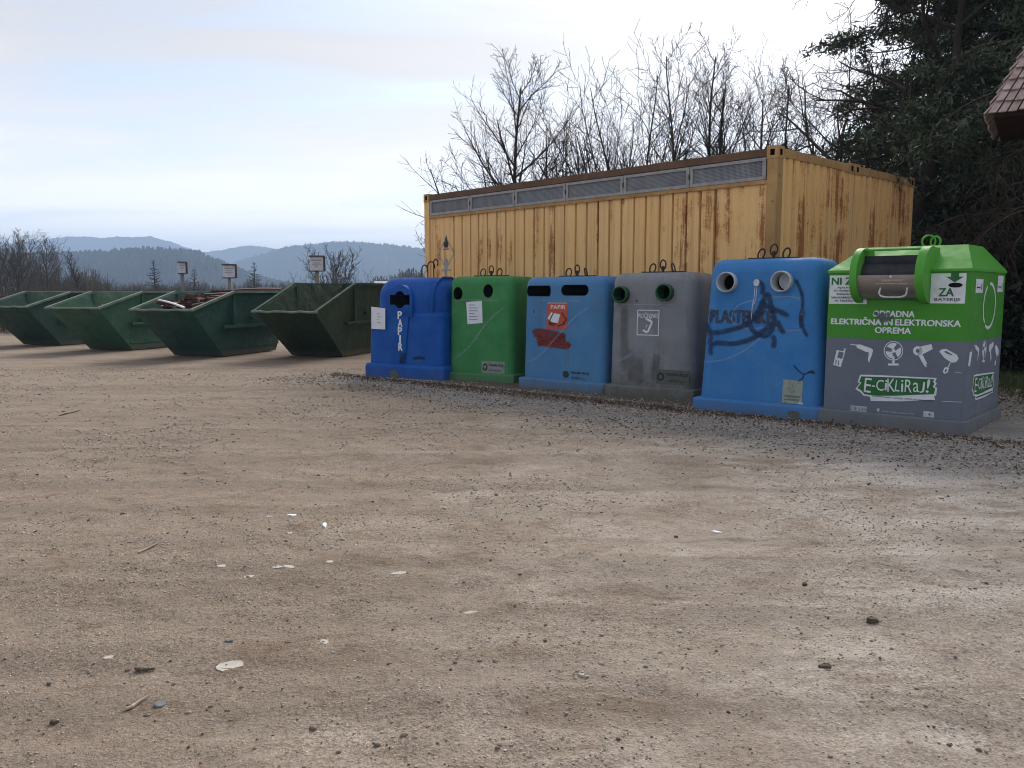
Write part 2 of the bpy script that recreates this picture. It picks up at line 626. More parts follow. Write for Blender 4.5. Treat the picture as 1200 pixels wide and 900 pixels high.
def container_mat():
    m = Mat('rusty_ochre_paint')
    co = m.coord()
    col = m.mix(m.ramp(m.noise(0.9, 5, 0.6, co), [(0.35, 0), (0.7, 1)]), (0.83, 0.49, 0.19), (0.88, 0.56, 0.25))
    # grime running down
    st = m.noise(1.0, 7, 0.65, m.coord(scale=(14, 14, 0.35)))
    col = m.mix(m.math('MULTIPLY', m.ramp(st, [(0.48, 0), (0.72, 1)]), 0.36), col, (0.24, 0.14, 0.06))
    # rust runs: thin streaks, in patches
    s2 = m.noise(1.0, 6, 0.7, m.coord(scale=(5.0, 5.0, 0.30)))
    pt = m.noise(1.1, 6, 0.75, co)
    rr = m.math('ADD', s2, m.math('MULTIPLY', m.math('SUBTRACT', pt, 0.5), 0.55))
    fine = m.math('MULTIPLY', m.math('SUBTRACT', m.noise(34, 5, 0.7, co), 0.5), 0.20)
    rr = m.math('ADD', rr, fine)
    # more of it at the corner end (x near the length's end) and on the end walls
    x = m.sepz(co)[0]
    rr = m.math('ADD', rr, m.math('MULTIPLY', m.ramp(m.math('MULTIPLY', x, 1.0 / 8.2), [(0.6, 0.0), (1.0, 1.0)]), 0.07))
    rm = m.ramp(rr, [(0.585, 0), (0.67, 1)])
    rc = m.mix(m.noise(12, 4, 0.6, co), (0.16, 0.042, 0.012), (0.42, 0.125, 0.028))
    col = m.mix(m.math('MULTIPLY', rm, 0.85), col, rc)
    sp = m.ramp(m.noise(22, 6, 0.75, co), [(0.66, 0), (0.70, 1)])
    col = m.mix(m.math('MULTIPLY', sp, 0.6), col, rc)
    m.base(col, 0.72, 0, 0.25)
    m.bump(m.math('ADD', m.noise(3, 4, 0.6, co), m.math('MULTIPLY', rm, 0.2)), 0.3, 0.02)
    return m.m


M['ochre'] = container_mat()
M['ochre_rail'] = painted_metal('ochre_rail', (0.52, 0.31, 0.12), (0.36, 0.19, 0.07), rust=(0.10, 0.035, 0.015), amt=0.8, rough=0.75)
M['groove_rust_shade'] = painted_metal('rusty_shaded_groove', (0.13, 0.06, 0.025), (0.09, 0.035, 0.018), rust=(0.06, 0.02, 0.01), amt=0.6, rough=0.8)  # groove floors: rust, plus the shade of the folds put into the colour
M['rail_dark'] = painted_metal('dark_rusty_rail', (0.17, 0.10, 0.055), (0.11, 0.06, 0.035), rust=(0.14, 0.06, 0.03), amt=0.6, rough=0.8)
M['louvre_frame'] = plain('grey_frame', (0.33, 0.31, 0.29), 0.6, 0.2, var=0.2)


def mesh_mat():
    m = Mat('grey_wire_mesh')
    w = m.n('ShaderNodeTexBrick')
    w.offset = 0.0
    w.inputs['Scale'].default_value = 1.0
    w.inputs['Brick Width'].default_value = 0.02
    w.inputs['Row Height'].default_value = 0.02
    w.inputs['Mortar Size'].default_value = 0.0035
    w.inputs['Color1'].default_value = (0.075, 0.08, 0.085, 1)
    w.inputs['Color2'].default_value = (0.085, 0.09, 0.095, 1)
    w.inputs['Mortar'].default_value = (0.26, 0.26, 0.27, 1)
    m.l(m.coord(rot=(R(90), 0, 0)), w.inputs['Vector'])
    v = m.noise(3, 4, 0.6, m.coord())
    m.base(m.mix(1.0, w.outputs[0], m.ramp(v, [(0.3, 0.8), (0.7, 1.2)]), 'MULTIPLY'), 0.6, 0.2, 0.3)
    return m.m


M['louvre'] = mesh_mat()


def bark(name, c, c2=None, scale=6):
    m = Mat(name)
    v = m.noise(scale, 5, 0.7, m.coord(scale=(1, 1, 0.25)))
    c2 = c2 or tuple(x * 0.5 for x in c)
    m.base(m.mix(m.ramp(v, [(0.35, 0), (0.65, 1)]), c2, c), 0.9, 0, 0.1)
    return m.m


M['bark'] = bark('grey_brown_bark', (0.056, 0.047, 0.040))
M['bark_pale'] = bark('pale_bark', (0.12, 0.105, 0.09))
M['bark_warm'] = bark('warm_brown_twigs', (0.13, 0.10, 0.075))
M['scrubm'] = bark('dead_brown_scrub', (0.12, 0.088, 0.065), scale=2)


def leafm(name, a, b, scale=1.2):
    m = Mat(name)
    g = m.n('ShaderNodeNewGeometry')
    v = m.noise(scale, 4, 0.6, m.coord())
    rnd = g.outputs['Random Per Island']
    f = m.math('ADD', m.math('MULTIPLY', m.ramp(v, [(0.3, 0), (0.7, 1)]), 0.6), m.math('MULTIPLY', rnd, 0.4))
    m.base(m.mix(f, a, b), 0.55, 0, 0.35)
    return m.m


M['yew'] = leafm('dark_evergreen_leaves', (0.025, 0.040, 0.021), (0.065, 0.090, 0.045))
M['ivy'] = leafm('ivy_leaves', (0.012, 0.022, 0.010), (0.03, 0.045, 0.018))
M['dryleaf'] = leafm('dry_leaves', (0.07, 0.042, 0.024), (0.15, 0.095, 0.055))
M['grass'] = leafm('grass_blades', (0.055, 0.095, 0.022), (0.14, 0.16, 0.05), 0.8)


def wood(name, a, b, sc=(3, 3, 30)):
    m = Mat(name)
    v = m.noise(1.0, 5, 0.6, m.coord(scale=sc))
    m.base(m.mix(m.ramp(v, [(0.3, 0), (0.7, 1)]), a, b), 0.8, 0, 0.2)
    m.bump(v, 0.3, 0.01)
    return m.m


M['shingle'] = wood('weathered_shingle', (0.30, 0.21, 0.185), (0.56, 0.43, 0.40), (14, 14, 2))
M['hutwood'] = wood('dark_red_boards', (0.035, 0.016, 0.014), (0.06, 0.028, 0.024), (4, 4, 1))
M['board_red'] = wood('red_brown_board', (0.075, 0.030, 0.024), (0.15, 0.068, 0.05), (3, 12, 12))
M['board_pale'] = wood('pale_wood', (0.34, 0.25, 0.17), (0.45, 0.35, 0.25), (12, 3, 12))
M['signpost'] = wood('grey_post', (0.20, 0.19, 0.18), (0.32, 0.30, 0.28), (8, 8, 1))
M['signboard'] = plain('sign_white', (0.62, 0.60, 0.64), 0.5, var=0.08)
M['signframe'] = plain('sign_frame', (0.05, 0.045, 0.05), 0.6)


def ground_mat():
    m = Mat('packed_gravel_dirt')
    co = m.coord()
    big = m.noise(0.28, 6, 0.62, co, 0.6)
    mid = m.noise(1.1, 7, 0.65, co, 0.4)
    fine = m.noise(9, 6, 0.7, co)
    grit = m.noise(85, 3, 0.7, co)
    tan, brown, pale = (0.385, 0.328, 0.272), (0.255, 0.203, 0.158), (0.535, 0.485, 0.435)
    X = m.sepz(co)
    side = m.math('MULTIPLY_ADD', X[0], 0.055, -0.05)
    f = m.math('ADD', m.math('ADD', m.math('MULTIPLY', big, 0.55), m.math('MULTIPLY', mid, 0.45)), m.math('ADD', side, m.math('MULTIPLY', m.math('SUBTRACT', fine, 0.5), 0.22)))
    col = m.mix(m.ramp(f, [(0.40, 0), (0.58, 1)]), brown, tan)
    col = m.mix(m.ramp(f, [(0.54, 0), (0.72, 0.9)]), col, pale)
    # damp darker patches
    dp = m.math('ADD', m.math('MULTIPLY', m.noise(1.9, 8, 0.72, m.coord(scale=(0.7, 1.5, 1)), 0.8), 0.8), m.math('MULTIPLY', fine, 0.25))
    col = m.mix(m.math('MULTIPLY', m.ramp(dp, [(0.53, 0), (0.66, 1)]), 0.75), col, (0.17, 0.118, 0.082))
    # grey chippings strewn along the front of the containers
    at = m.n('ShaderNodeAttribute', attribute_name='chips').outputs['Fac']
    g = m.math('ADD', at, m.math('MULTIPLY', m.math('SUBTRACT', m.math('ADD', m.math('MULTIPLY', mid, 0.6), m.math('MULTIPLY', fine, 0.5)), 0.55), 1.5))
    chip = m.mix(m.ramp(grit, [(0.35, 0), (0.62, 1)]), (0.13, 0.122, 0.112), (0.37, 0.34, 0.308))
    col = m.mix(m.math('MULTIPLY', m.ramp(g, [(0.40, 0), (0.95, 1)]), 0.80), col, chip)
    # brown leaf mould close to the containers and under the trees
    mo = m.n('ShaderNodeAttribute', attribute_name='mould').outputs['Fac']
    g2 = m.math('ADD', mo, m.math('MULTIPLY', m.math('SUBTRACT', fine, 0.5), 1.2))
    col = m.mix(m.math('MULTIPLY', m.ramp(g2, [(0.45, 0), (0.75, 1)]), 0.8), col, m.mix(grit, (0.06, 0.04, 0.028), (0.15, 0.10, 0.07)))
    # far fields
    fa = m.n('ShaderNodeAttribute', attribute_name='field').outputs['Fac']
    fld = m.mix(m.noise(0.05, 5, 0.6, co), (0.085, 0.075, 0.045), (0.13, 0.105, 0.07))
    col = m.mix(fa, col, fld)
    # grains: pale and dark grit
    packed = m.ramp(m.noise(0.75, 5, 0.65, co, 0.5), [(0.38, 0.35), (0.60, 1.0)])
    gr = m.ramp(grit, [(0.30, 0.52), (0.5, 1.0), (0.70, 1.48)])
    col = m.mix(packed, col, gr, 'MULTIPLY')
    crumb = m.noise(31, 5, 0.75, co, 0.3)
    col = m.mix(packed, col, m.ramp(crumb, [(0.34, 0.60), (0.47, 1.0), (0.66, 1.22)]), 'MULTIPLY')
    # flattened tyre trails running past the containers
    tr = m.noise(1.0, 3, 0.5, m.coord(scale=(0.10, 2.6, 1), rot=(0, 0, R(24))), 0.6)
    col = m.mix(1.0, col, m.ramp(tr, [(0.36, 0.86), (0.5, 1.0), (0.64, 1.10)]), 'MULTIPLY')
    vo = m.n('ShaderNodeTexVoronoi')
    vo.inputs['Scale'].default_value = 34
    m.l(co, vo.inputs['Vector'])
    speck = m.math('MULTIPLY', m.ramp(vo.outputs['Distance'], [(0.16, 1), (0.24, 0)]), m.ramp(m.noise(15, 2, 0.5, co), [(0.52, 0), (0.6, 1)]))
    col = m.mix(m.math('MULTIPLY', speck, 0.5), col, m.mix(m.ramp(m.sepz(vo.outputs['Color'])[0], [(0.45, 0), (0.55, 1)]), (0.10, 0.085, 0.07), (0.48, 0.43, 0.37)))
    m.base(col, 0.95, 0, 0.12)
    hh = m.math('ADD', m.math('MULTIPLY', fine, 0.5), m.math('ADD', m.math('MULTIPLY', grit, 0.30), m.math('ADD', m.math('MULTIPLY', speck, 0.12), m.math('MULTIPLY', crumb, 0.40))))
    m.bump(hh, 0.9, 0.04)
    return m.m


def stone_mat():
    m = Mat('loose_stones')
    at = m.n('ShaderNodeAttribute', attribute_name='tone')
    v = m.noise(40, 3, 0.6, m.coord())
    m.base(m.mix(1.0, at.outputs['Color'], m.ramp(v, [(0.3, 0.8), (0.7, 1.2)]), 'MULTIPLY'), 0.9, 0, 0.15)
    return m.m


M['ground'] = ground_mat()
M['stones'] = stone_mat()


def hill_mat(name, a, b, sc):
    m = Mat(name)
    co = m.coord()
    v = m.noise(sc, 8, 0.7, co)
    m.base(m.mix(m.ramp(v, [(0.38, 0), (0.62, 1)]), a, b), 1.0, 0, 0.0)
    return m.m


M['hill'] = hill_mat('wooded_hill', (0.018, 0.022, 0.018), (0.05, 0.045, 0.035), 0.02)

# ------------------------------------------------------------------ the ground
rng = np.random.default_rng(7)


def vnoise(x, y, seed):
    t = np.random.default_rng(seed).random((256, 256))
    xi, yi = np.floor(x).astype(int), np.floor(y).astype(int)
    fx, fy = x - xi, y - yi
    fx, fy = fx * fx * (3 - 2 * fx), fy * fy * (3 - 2 * fy)
    a, b = t[xi % 256, yi % 256], t[(xi + 1) % 256, yi % 256]
    c, d = t[xi % 256, (yi + 1) % 256], t[(xi + 1) % 256, (yi + 1) % 256]
    return (a * (1 - fx) + b * fx) * (1 - fy) + (c * (1 - fx) + d * fx) * fy - 0.5


ROW_A, ROW_B = np.array([-2.9, 15.2]), np.array([5.1, 8.5])     # the front line of the containers
_rd = (ROW_B - ROW_A) / np.linalg.norm(ROW_B - ROW_A)
_rn = np.array([-_rd[1], _rd[0]])
if _rn[1] > 0:
    _rn = -_rn                                                   # towards the camera


def ss(a, b, x):
    t = np.clip((x - a) / (b - a), 0, 1)
    return t * t * (3 - 2 * t)


def ground_z(x, y):
    x, y = np.asarray(x, float), np.asarray(y, float)
    near = 1 - ss(25, 60, np.hypot(x, y))
    z = 0.050 * vnoise(x * 0.35, y * 0.35, 1) + 0.030 * vnoise(x * 1.3, y * 1.3, 2) + 0.020 * vnoise(x * 3.7, y * 3.7, 3)
    z = z + 0.016 * vnoise(x * 9, y * 9, 4) * (0.4 + 1.2 * (vnoise(x * .9, y * .9, 6) + .5)) + 0.012 * vnoise(x * 22, y * 22, 5)
    # flat where the containers and skips stand
    s = (x - ROW_A[0]) * _rn[0] + (y - ROW_A[1]) * _rn[1]
    flat = ss(0.0, 1.6, s)
    flat = np.where((x < -3.2) & (y > 16.5), 0.0, flat)
    z = z * (0.12 + 0.88 * flat) * near
    # the field behind lies lower
    z = z - 1.2 * ss(30, 55, np.hypot(x, y)) * ss(-60, -20, -x + 0 * y) * 0
    return z


def axis(spec):
    out = [spec[0][0]]
    for a, b, s0, s1 in spec:
        p = a
        while p < b - 1e-9:
            k = (p - a) / (b - a)
            p += s0 * (s1 / s0) ** k
            out.append(min(p, b))
    return np.unique(np.round(out, 5))


xp = axis([(0, 3, 0.035, 0.05), (3, 9, 0.05, 0.12), (9, 40, 0.12, 3), (40, 4700, 3, 900)])
xs = np.unique(np.concatenate([-xp, xp]))
ys = axis([(-4700, -40, 900, 20), (-40, 1.4, 20, 0.1), (1.4, 5, 0.03, 0.045), (5, 14, 0.045, 0.10), (14, 40, 0.10, 1.5), (40, 4700, 1.5, 900)])
XX, YY = np.meshgrid(xs, ys)
ZZ = ground_z(XX, YY)
nx, ny = len(xs), len(ys)
idx = np.arange(nx * ny).reshape(ny, nx)
fc = np.stack([idx[:-1, :-1], idx[:-1, 1:], idx[1:, 1:], idx[1:, :-1]], -1).reshape(-1, 4)


def mesh_np(name, v, f, k):
    me = bpy.data.meshes.new(name)
    me.vertices.add(len(v))
    me.vertices.foreach_set('co', np.ascontiguousarray(v, dtype=np.float32).ravel())
    me.loops.add(f.size)
    me.loops.foreach_set('vertex_index', np.ascontiguousarray(f, dtype=np.int32).ravel())
    me.polygons.add(len(f))
    me.polygons.foreach_set('loop_start', np.arange(0, f.size, k, dtype=np.int32))
    me.update(calc_edges=True)
    return me


gm = mesh_np('ground', np.stack([XX, YY, ZZ], -1).reshape(-1, 3), fc, 4)
gm.polygons.foreach_set('use_smooth', [True] * len(gm.polygons))
S_ = (XX - ROW_A[0]) * _rn[0] + (YY - ROW_A[1]) * _rn[1]
T_ = (XX - ROW_A[0]) * _rd[0] + (YY - ROW_A[1]) * _rd[1]
L_ = np.linalg.norm(ROW_B - ROW_A)
wv = 0.9 * vnoise(XX * 0.5, YY * 0.5, 11) + 0.5 * vnoise(XX * 1.7, YY * 1.7, 12)
reach = 1.0 + 1.3 * ss(0, L_, T_)
chips = (1 - ss(reach * 0.6, reach * 1.5, S_ + wv)) * ss(-1.5, 1.0, T_) * ss(-3, -1, S_ + 2)
mould = (1 - ss(0.15, 0.75, S_ + wv * 0.4)) * ss(1.0, 2.5, T_) * (1 - ss(L_ - 3.0, L_ - 1.5, T_)) + ss(1.0, 2.0, T_ - L_ + wv) * (1 - ss(0.0, 1.0, S_ - 0.3 + wv))
field = ss(27, 33, YY + 3 * vnoise(XX * 0.2, YY * 0.2, 13)) * np.ones_like(XX)
for nm, arr in (('chips', chips), ('mould', np.clip(mould, 0, 1)), ('field', field)):
    gm.attributes.new(nm, 'FLOAT', 'POINT').data.foreach_set('value', arr.astype(np.float32).ravel())
ground = link('ground', gm, None, [M['ground']])
tag(ground, kind='structure')


def gz(x, y):
    return float(ground_z(x, y))


# ------------------------------------------------------------------ hills
def ridge(name, dist, pts, depth, seed, jag, step):
    """a wooded ridge: pts are (photo x, photo y) of its skyline"""
    px = np.array([p[0] for p in pts], float)
    py = np.array([p[1] for p in pts], float)
    xs_ = np.arange(px[0], px[-1], step)
    top = np.interp(xs_, px, py)
    h = (342 - top) / FOC * dist
    X = (xs_ - 600) / FOC * dist
    h = h + dist * 0.0022 * vnoise(xs_ * 0.035, xs_ * 0 + 3.3, seed) + dist * 0.0009 * vnoise(xs_ * 0.15, xs_ * 0 + 1.1, seed + 1)
    rows = []
    prof = [(-1.0, -0.02), (-0.8, 0.10), (-0.55, 0.36), (-0.3, 0.68), (-0.12, 0.92), (0.0, 1.0), (0.25, 0.85), (0.7, 0.3), (1.0, -0.02)]
    fine = []
    for i in range(len(prof) - 1):
        for j in range(6):
            k = j / 6
            fine.append((prof[i][0] + (prof[i + 1][0] - prof[i][0]) * k, prof[i][1] + (prof[i + 1][1] - prof[i][1]) * k))
    fine.append(prof[-1])
    V = []
    for a, b in fine:
        y = dist + a * depth
        z = h * b + (jag * (rng.random(len(X)) ** 2) if b > 0.05 else 0) + (h * 0.12 * vnoise(xs_ * 0.03, xs_ * 0 + a * 3, seed + 2) if b < 0.95 else 0) + CAM_H
        V.append(np.stack([X * (1 + a * depth / dist), np.full_like(X, y), np.where(b < 0, -3.0, z)], -1))
    V = np.array(V)
    n0, n1 = V.shape[:2]
    ii = np.arange(n0 * n1).reshape(n0, n1)
    f = np.stack([ii[:-1, :-1], ii[:-1, 1:], ii[1:, 1:], ii[1:, :-1]], -1).reshape(-1, 4)
    o = link(name, mesh_np(name, V.reshape(-1, 3), f, 4), None, [M['hill']])
    tag(o, kind='structure')
    return V, n0, n1


far_pts = [(-500, 300), (-200, 285), (0, 290), (40, 284), (85, 279), (130, 281), (180, 279), (215, 289), (245, 297), (290, 291), (330, 293), (420, 290), (520, 292), (800, 285), (1300, 290), (1400, 300)]
ridge('hill_range', 3300, far_pts, 800, 21, 5, 2.0)
mid_pts = [(200, 335), (250, 322), (280, 310), (310, 300), (345, 292), (375, 289), (405, 285), (450, 289), (490, 292), (560, 300), (900, 290), (1500, 300)]
ridge('hill_ridge', 2150, mid_pts, 450, 31, 8, 1.4)
near_pts = [(-500, 300), (-100, 305), (60, 300), (110, 299), (150, 296), (200, 294), (235, 298), (262, 308), (290, 320), (330, 333), (380, 341)]
V, n0, n1 = ridge('wooded_hill', 1000, near_pts, 220, 41, 6, 1.2)


# ------------------------------------------------------------------ haze over the valley
def haze():
    b = MB()
    b.box(-4900, 4900, -4900, 4700, -5.0, 265.0)
    m = bpy.data.materials.new('valley_haze')
    m.use_nodes = True
    t = m.node_tree
    t.nodes.remove(t.nodes['Principled BSDF'])
    v = t.nodes.new('ShaderNodeVolumePrincipled')
    v.inputs['Color'].default_value = (0.50, 0.70, 1.0, 1)
    v.inputs['Density'].default_value = 0.00054
    v.inputs['Anisotropy'].default_value = 0.0
    t.links.new(v.outputs[0], t.nodes['Material Output'].inputs['Volume'])
    o = b.build('haze', [m])
    tag(o, kind='stuff')
    return o


haze()


# ------------------------------------------------------------------ steel skips
def make_skip(name, label, bl, br, ang, over, hl, hr, knee, L, paint, wb=1.4, wt=1.65, lb=2.2):
    a = (G(*bl) + G(*br)) / 2
    t = thing(name, label, 'skip', (a.x, a.y, 0.0), R(ang), 'green steel skips in a row')
    P_ = M[paint]

    def hw(z):
        return wb / 2 + (wt - wb) / 2 * z / hr
    th = 0.035
    prof = [(0, 0.02), (-over, hl), (knee, hr), (L, hr), (lb, 0.02)]
    for s in (-1, 1):
        b = MB()
        vs = [(s * hw(z), y, z) for y, z in prof] + [(s * (hw(z) - th), y, z) for y, z in prof]
        n = len(prof)
        fs = [(0, 1, 2), (0, 2, 3), (0, 3, 4), (n, n + 2, n + 1), (n, n + 3, n + 2), (n, n + 4, n + 3)]
        fs += [(i, (i + 1) % n, (i + 1) % n + n, i + n) for i in range(n)]
        b.add(vs, fs)
        b.build('side_panel', [P_], t)
        r = MB()
        o_ = s * 0.022
        pts = [(s * hw(hl) + o_, -over - 0.02, hl + 0.01), (s * hw(hr) + o_, knee, hr + 0.01), (s * hw(hr) + o_, L + 0.02, hr + 0.01)]
        for p, q in zip(pts[:-1], pts[1:]):
            p, q = Vector(p), Vector(q)
            d = (q - p).normalized()
            w = Vector((1, 0, 0))
            u = w.cross(d).normalized()
            Mx = Matrix((w, d, u)).transposed().to_4x4()
            Mx.translation = p
            r.box(-0.036, 0.036, 0, (q - p).length, -0.028, 0.028, 0, Mx)
        r.build('side_rim', [M['rim_worn'] if hr < 1.7 else P_], t)
        # upright stiffener below the bend of the rim, ledge along the side and lower seam
        b = MB()
        zl = hr * 0.47
        for y0, y1, z0, z1, d in ((knee - 0.03, knee + 0.05, zl, hr - 0.04, 0.05), (knee - 0.42, L - 0.45, zl - 0.035, zl + 0.035, 0.085)):
            xa, xb_ = hw((z0 + z1) / 2) - 0.03, hw((z0 + z1) / 2) + d
            b.box(min(s * xa, s * xb_), max(s * xa, s * xb_), y0, y1, z0, z1)
        b.build('stiffener', [P_], t)
        b = MB()
        za = 0.20
        b.box(min(s * (hw(za) - .01), s * (hw(za) + .014)), max(s * (hw(za) - .01), s * (hw(za) + .014)), -0.1, lb + 0.1, za, za + 0.025)
        for yy in (1.0, 1.7):
            b.tube([(s * (hw(hr * .6) - .02), yy, hr * .6), (s * (hw(hr * .6) + .09), yy, hr * .6)], 0.045, 10)
        b.build('lifting_pin', [P_], t)
    b = MB()
    for nm, (y0, z0), (y1, z1) in (('front_panel', (0, 0.02), (-over, hl)), ('rear_panel', (lb, 0.02), (L, hr))):
        b = MB()
        e = 0.03 if nm == 'front_panel' else -0.03
        w0, w1 = hw(z0) - th - .002, hw(z1) - th - .002
        b.add([(-w0, y0, z0), (w0, y0, z0), (w1, y1, z1), (-w1, y1, z1), (-w0, y0 + e, z0), (w0, y0 + e, z0), (w1, y1 + e, z1), (-w1, y1 + e, z1)],
              [(0, 1, 2, 3), (7, 6, 5, 4), (0, 4, 5, 1), (1, 5, 6, 2), (2, 6, 7, 3), (3, 7, 4, 0)])
        b.build(nm, [P_], t)
    b = MB()
    b.box(-wb / 2 + th, wb / 2 - th, 0.035, lb - 0.035, 0.021, 0.05)
    b.build('floor_plate', [P_], t)
    b = MB()
    w1 = hw(hl) + 0.07
    lip = [(-w1 + 2 * w1 * i / 8, -over - 0.03 + 0.012 * math.sin(i * 1.7), hl + 0.012 + 0.010 * math.sin(i * 2.3)) for i in range(9)]
    b.tube(lip, 0.028, 6)
    b.build('front_rim', [M['rim_worn']], t)
    b = MB()
    b.box(-hw(hr) - .02, hw(hr) + .02, L - 0.03, L + 0.05, hr - 0.03, hr + 0.05)
    b.build('rear_rim', [P_], t)
    return t


sk4 = make_skip('steel_skip', 'empty dark green skip, tallest of the row, next to the royal blue paper container', (342, 417), (402.5, 418.5), -17, 1.36, 1.09, 1.73, 0.42, 2.9, 'skip_dark', wt=1.62)
sk3 = make_skip('steel_skip', 'teal green skip heaped with red brown scrap boards and a white lath', (204.7, 417), (262, 418.3), -17, 1.22, 1.13, 1.54, 0.30, 2.9, 'skip_teal')
sk2 = make_skip('steel_skip', 'lightest green skip, standing left of the one heaped with red brown boards', (107, 409.5), (155, 411), -17, 1.22, 1.13, 1.54, 0.30, 2.9, 'skip_mid')
sk1 = make_skip('steel_skip', 'dark green skip farthest left, its rusty lip cut by the photo edge', (28, 404.3), (72.5, 405), -17, 1.22, 1.13, 1.54, 0.30, 2.9, 'skip_old')


def local(root, x, y, z):
    c, s = math.cos(root.rotation_euler.z), math.sin(root.rotation_euler.z)
    return Vector((root.location.x + x * c - y * s, root.location.y + x * s + y * c, root.location.z + z))


def plank(name, label, cat, root, p0, p1, w, h, mat, group=None, roll=0.0):
    p0, p1 = local(root, *p0), local(root, *p1)
    d = (p1 - p0)
    b = MB()
    n = 6
    rd = random.Random(len(label) + int(p0.x * 100))
    ring = [(-w / 2, -h / 2), (w / 2, -h / 2), (w / 2, h / 2), (-w / 2, h / 2)]
    vs, fs = [], []
    for i in range(n):
        k = i / (n - 1)
        bow = 0.02 * math.sin(math.pi * k)
        for a, c in ring:
            vs.append((d.length * k - d.length / 2, a + rd.uniform(-.004, .004), c + bow))
    for i in range(n - 1):
        for j in range(4):
            fs.append((i * 4 + j, i * 4 + (j + 1) % 4, i * 4 + 4 + (j + 1) % 4, i * 4 + 4 + j))
    fs += [(3, 2, 1, 0), tuple(n * 4 - 4 + j for j in range(4))]
    b.add(vs, fs)
    o = b.build(name, [mat])
    o.location = (p0 + p1) / 2
    e = d.to_track_quat('X', 'Z') @ Matrix.Rotation(roll, 3, 'X').to_quaternion()
    o.rotation_mode = 'QUATERNION'
    o.rotation_quaternion = e
    return tag(o, label, cat, group)


def scrap_heap(root, n, zf, ymin, label, seed, mats):
    """loose broken boards and rubble filling a skip: nobody could count it"""
    rd = random.Random(seed)
    b = MB()
    def top(y):
        return zf + 0.19 * min(y + 1.0, 1.6)
    b.add([(-0.62, ymin - .1, top(ymin) - .14), (0.62, ymin - .1, top(ymin) - .14), (0.70, 2.3, top(2.3) - 0.08), (-0.70, 2.3, top(2.3) - 0.08), (-0.6, 0.05, 0.06), (0.6, 0.05, 0.06), (0.6, 2.1, 0.06), (-0.6, 2.1, 0.06)],
          [(0, 1, 2, 3), (7, 6, 5, 4), (0, 4, 5, 1), (1, 5, 6, 2), (2, 6, 7, 3), (3, 7, 4, 0)], 0)
    for i in range(n):
        y = rd.uniform(ymin, 2.3)
        x = rd.uniform(-0.5, 0.5)
        z = top(y) + rd.uniform(-.10, .05)
        Mx = Matrix.Translation((x, y, z)) @ Matrix.Rotation(rd.uniform(0, 3.1), 4, 'Z') @ Matrix.Rotation(rd.uniform(-.35, .35), 4, 'X') @ Matrix.Rotation(rd.uniform(-.3, .3), 4, 'Y')
        l_, w_, h_ = rd.uniform(.08, .30), rd.uniform(.03, .12), rd.uniform(.01, .04)
        b.box(-l_, l_, -w_, w_, -h_, h_, rd.randrange(len(mats)), Mx)
    o = b.build('scrap_heap', mats)
    o.location, o.rotation_euler = root.location, root.rotation_euler
    return tag(o, label, 'scrap', kind='stuff')


scrap_heap(sk3, 150, 1.10, -.55, 'broken red brown wood scraps filling the teal green skip', 5, [M['board_red'], M['hutwood'], M['board_red'], M['board_red'], M['hutwood'], M['board_red'], M['board_pale']])
scrap_heap(sk2, 50, 0.90, -.25, 'few brown wood scraps lying in the lightest green skip', 6, [M['board_red'], M['hutwood'], M['board_red']])
for i, (y, z, x0, x1, w, lab) in enumerate(((2.35, 1.60, -0.72, 0.76, 0.22, 'red brown board across the back of the teal green skip, rearmost'),
                                            (1.75, 1.555, -0.80, 0.70, 0.26, 'red brown board across the teal green skip, second from the back'),
                                            (1.05, 1.48, -0.66, 0.72, 0.24, 'red brown board tilted inside the teal green skip, middle one'),
                                            (0.45, 1.36, -0.70, 0.55, 0.20, 'short red brown board nearest the white lath in the teal green skip'))):
    plank('scrap_board', lab, 'board', sk3, (x0, y, z), (x1, y + 0.12 * (-1) ** i, z + 0.03 * (-1) ** i), w, 0.028, M['board_red'], 'scrap boards in the teal green skip', 0.12 * (-1) ** i)
plank('white_lath', 'long white lath lying diagonally on the scrap in the teal green skip', 'lath', sk3, (-0.62, -0.55, 1.36), (0.60, -1.20, 1.20), 0.05, 0.03, M['white'])
plank('wood_offcut', 'short pale wood block lying on the scrap in the teal green skip', 'wood block', sk3, (0.22, 0.62, 1.37), (0.46, 0.60, 1.39), 0.12, 0.09, M['board_pale'])


# ------------------------------------------------------------------ storage containers
CH = 3.6
cN = G(912, 170, CH)                       # near top corner
cL = G(497, 228, CH)
cdir = Vector((cN.x - cL.x, cN.y - cL.y, 0))
CLEN = cdir.length
CWID = 2.44
cang = math.atan2(cdir.y, cdir.x)          # local +x runs from the far left end to the near corner; +y goes to the back


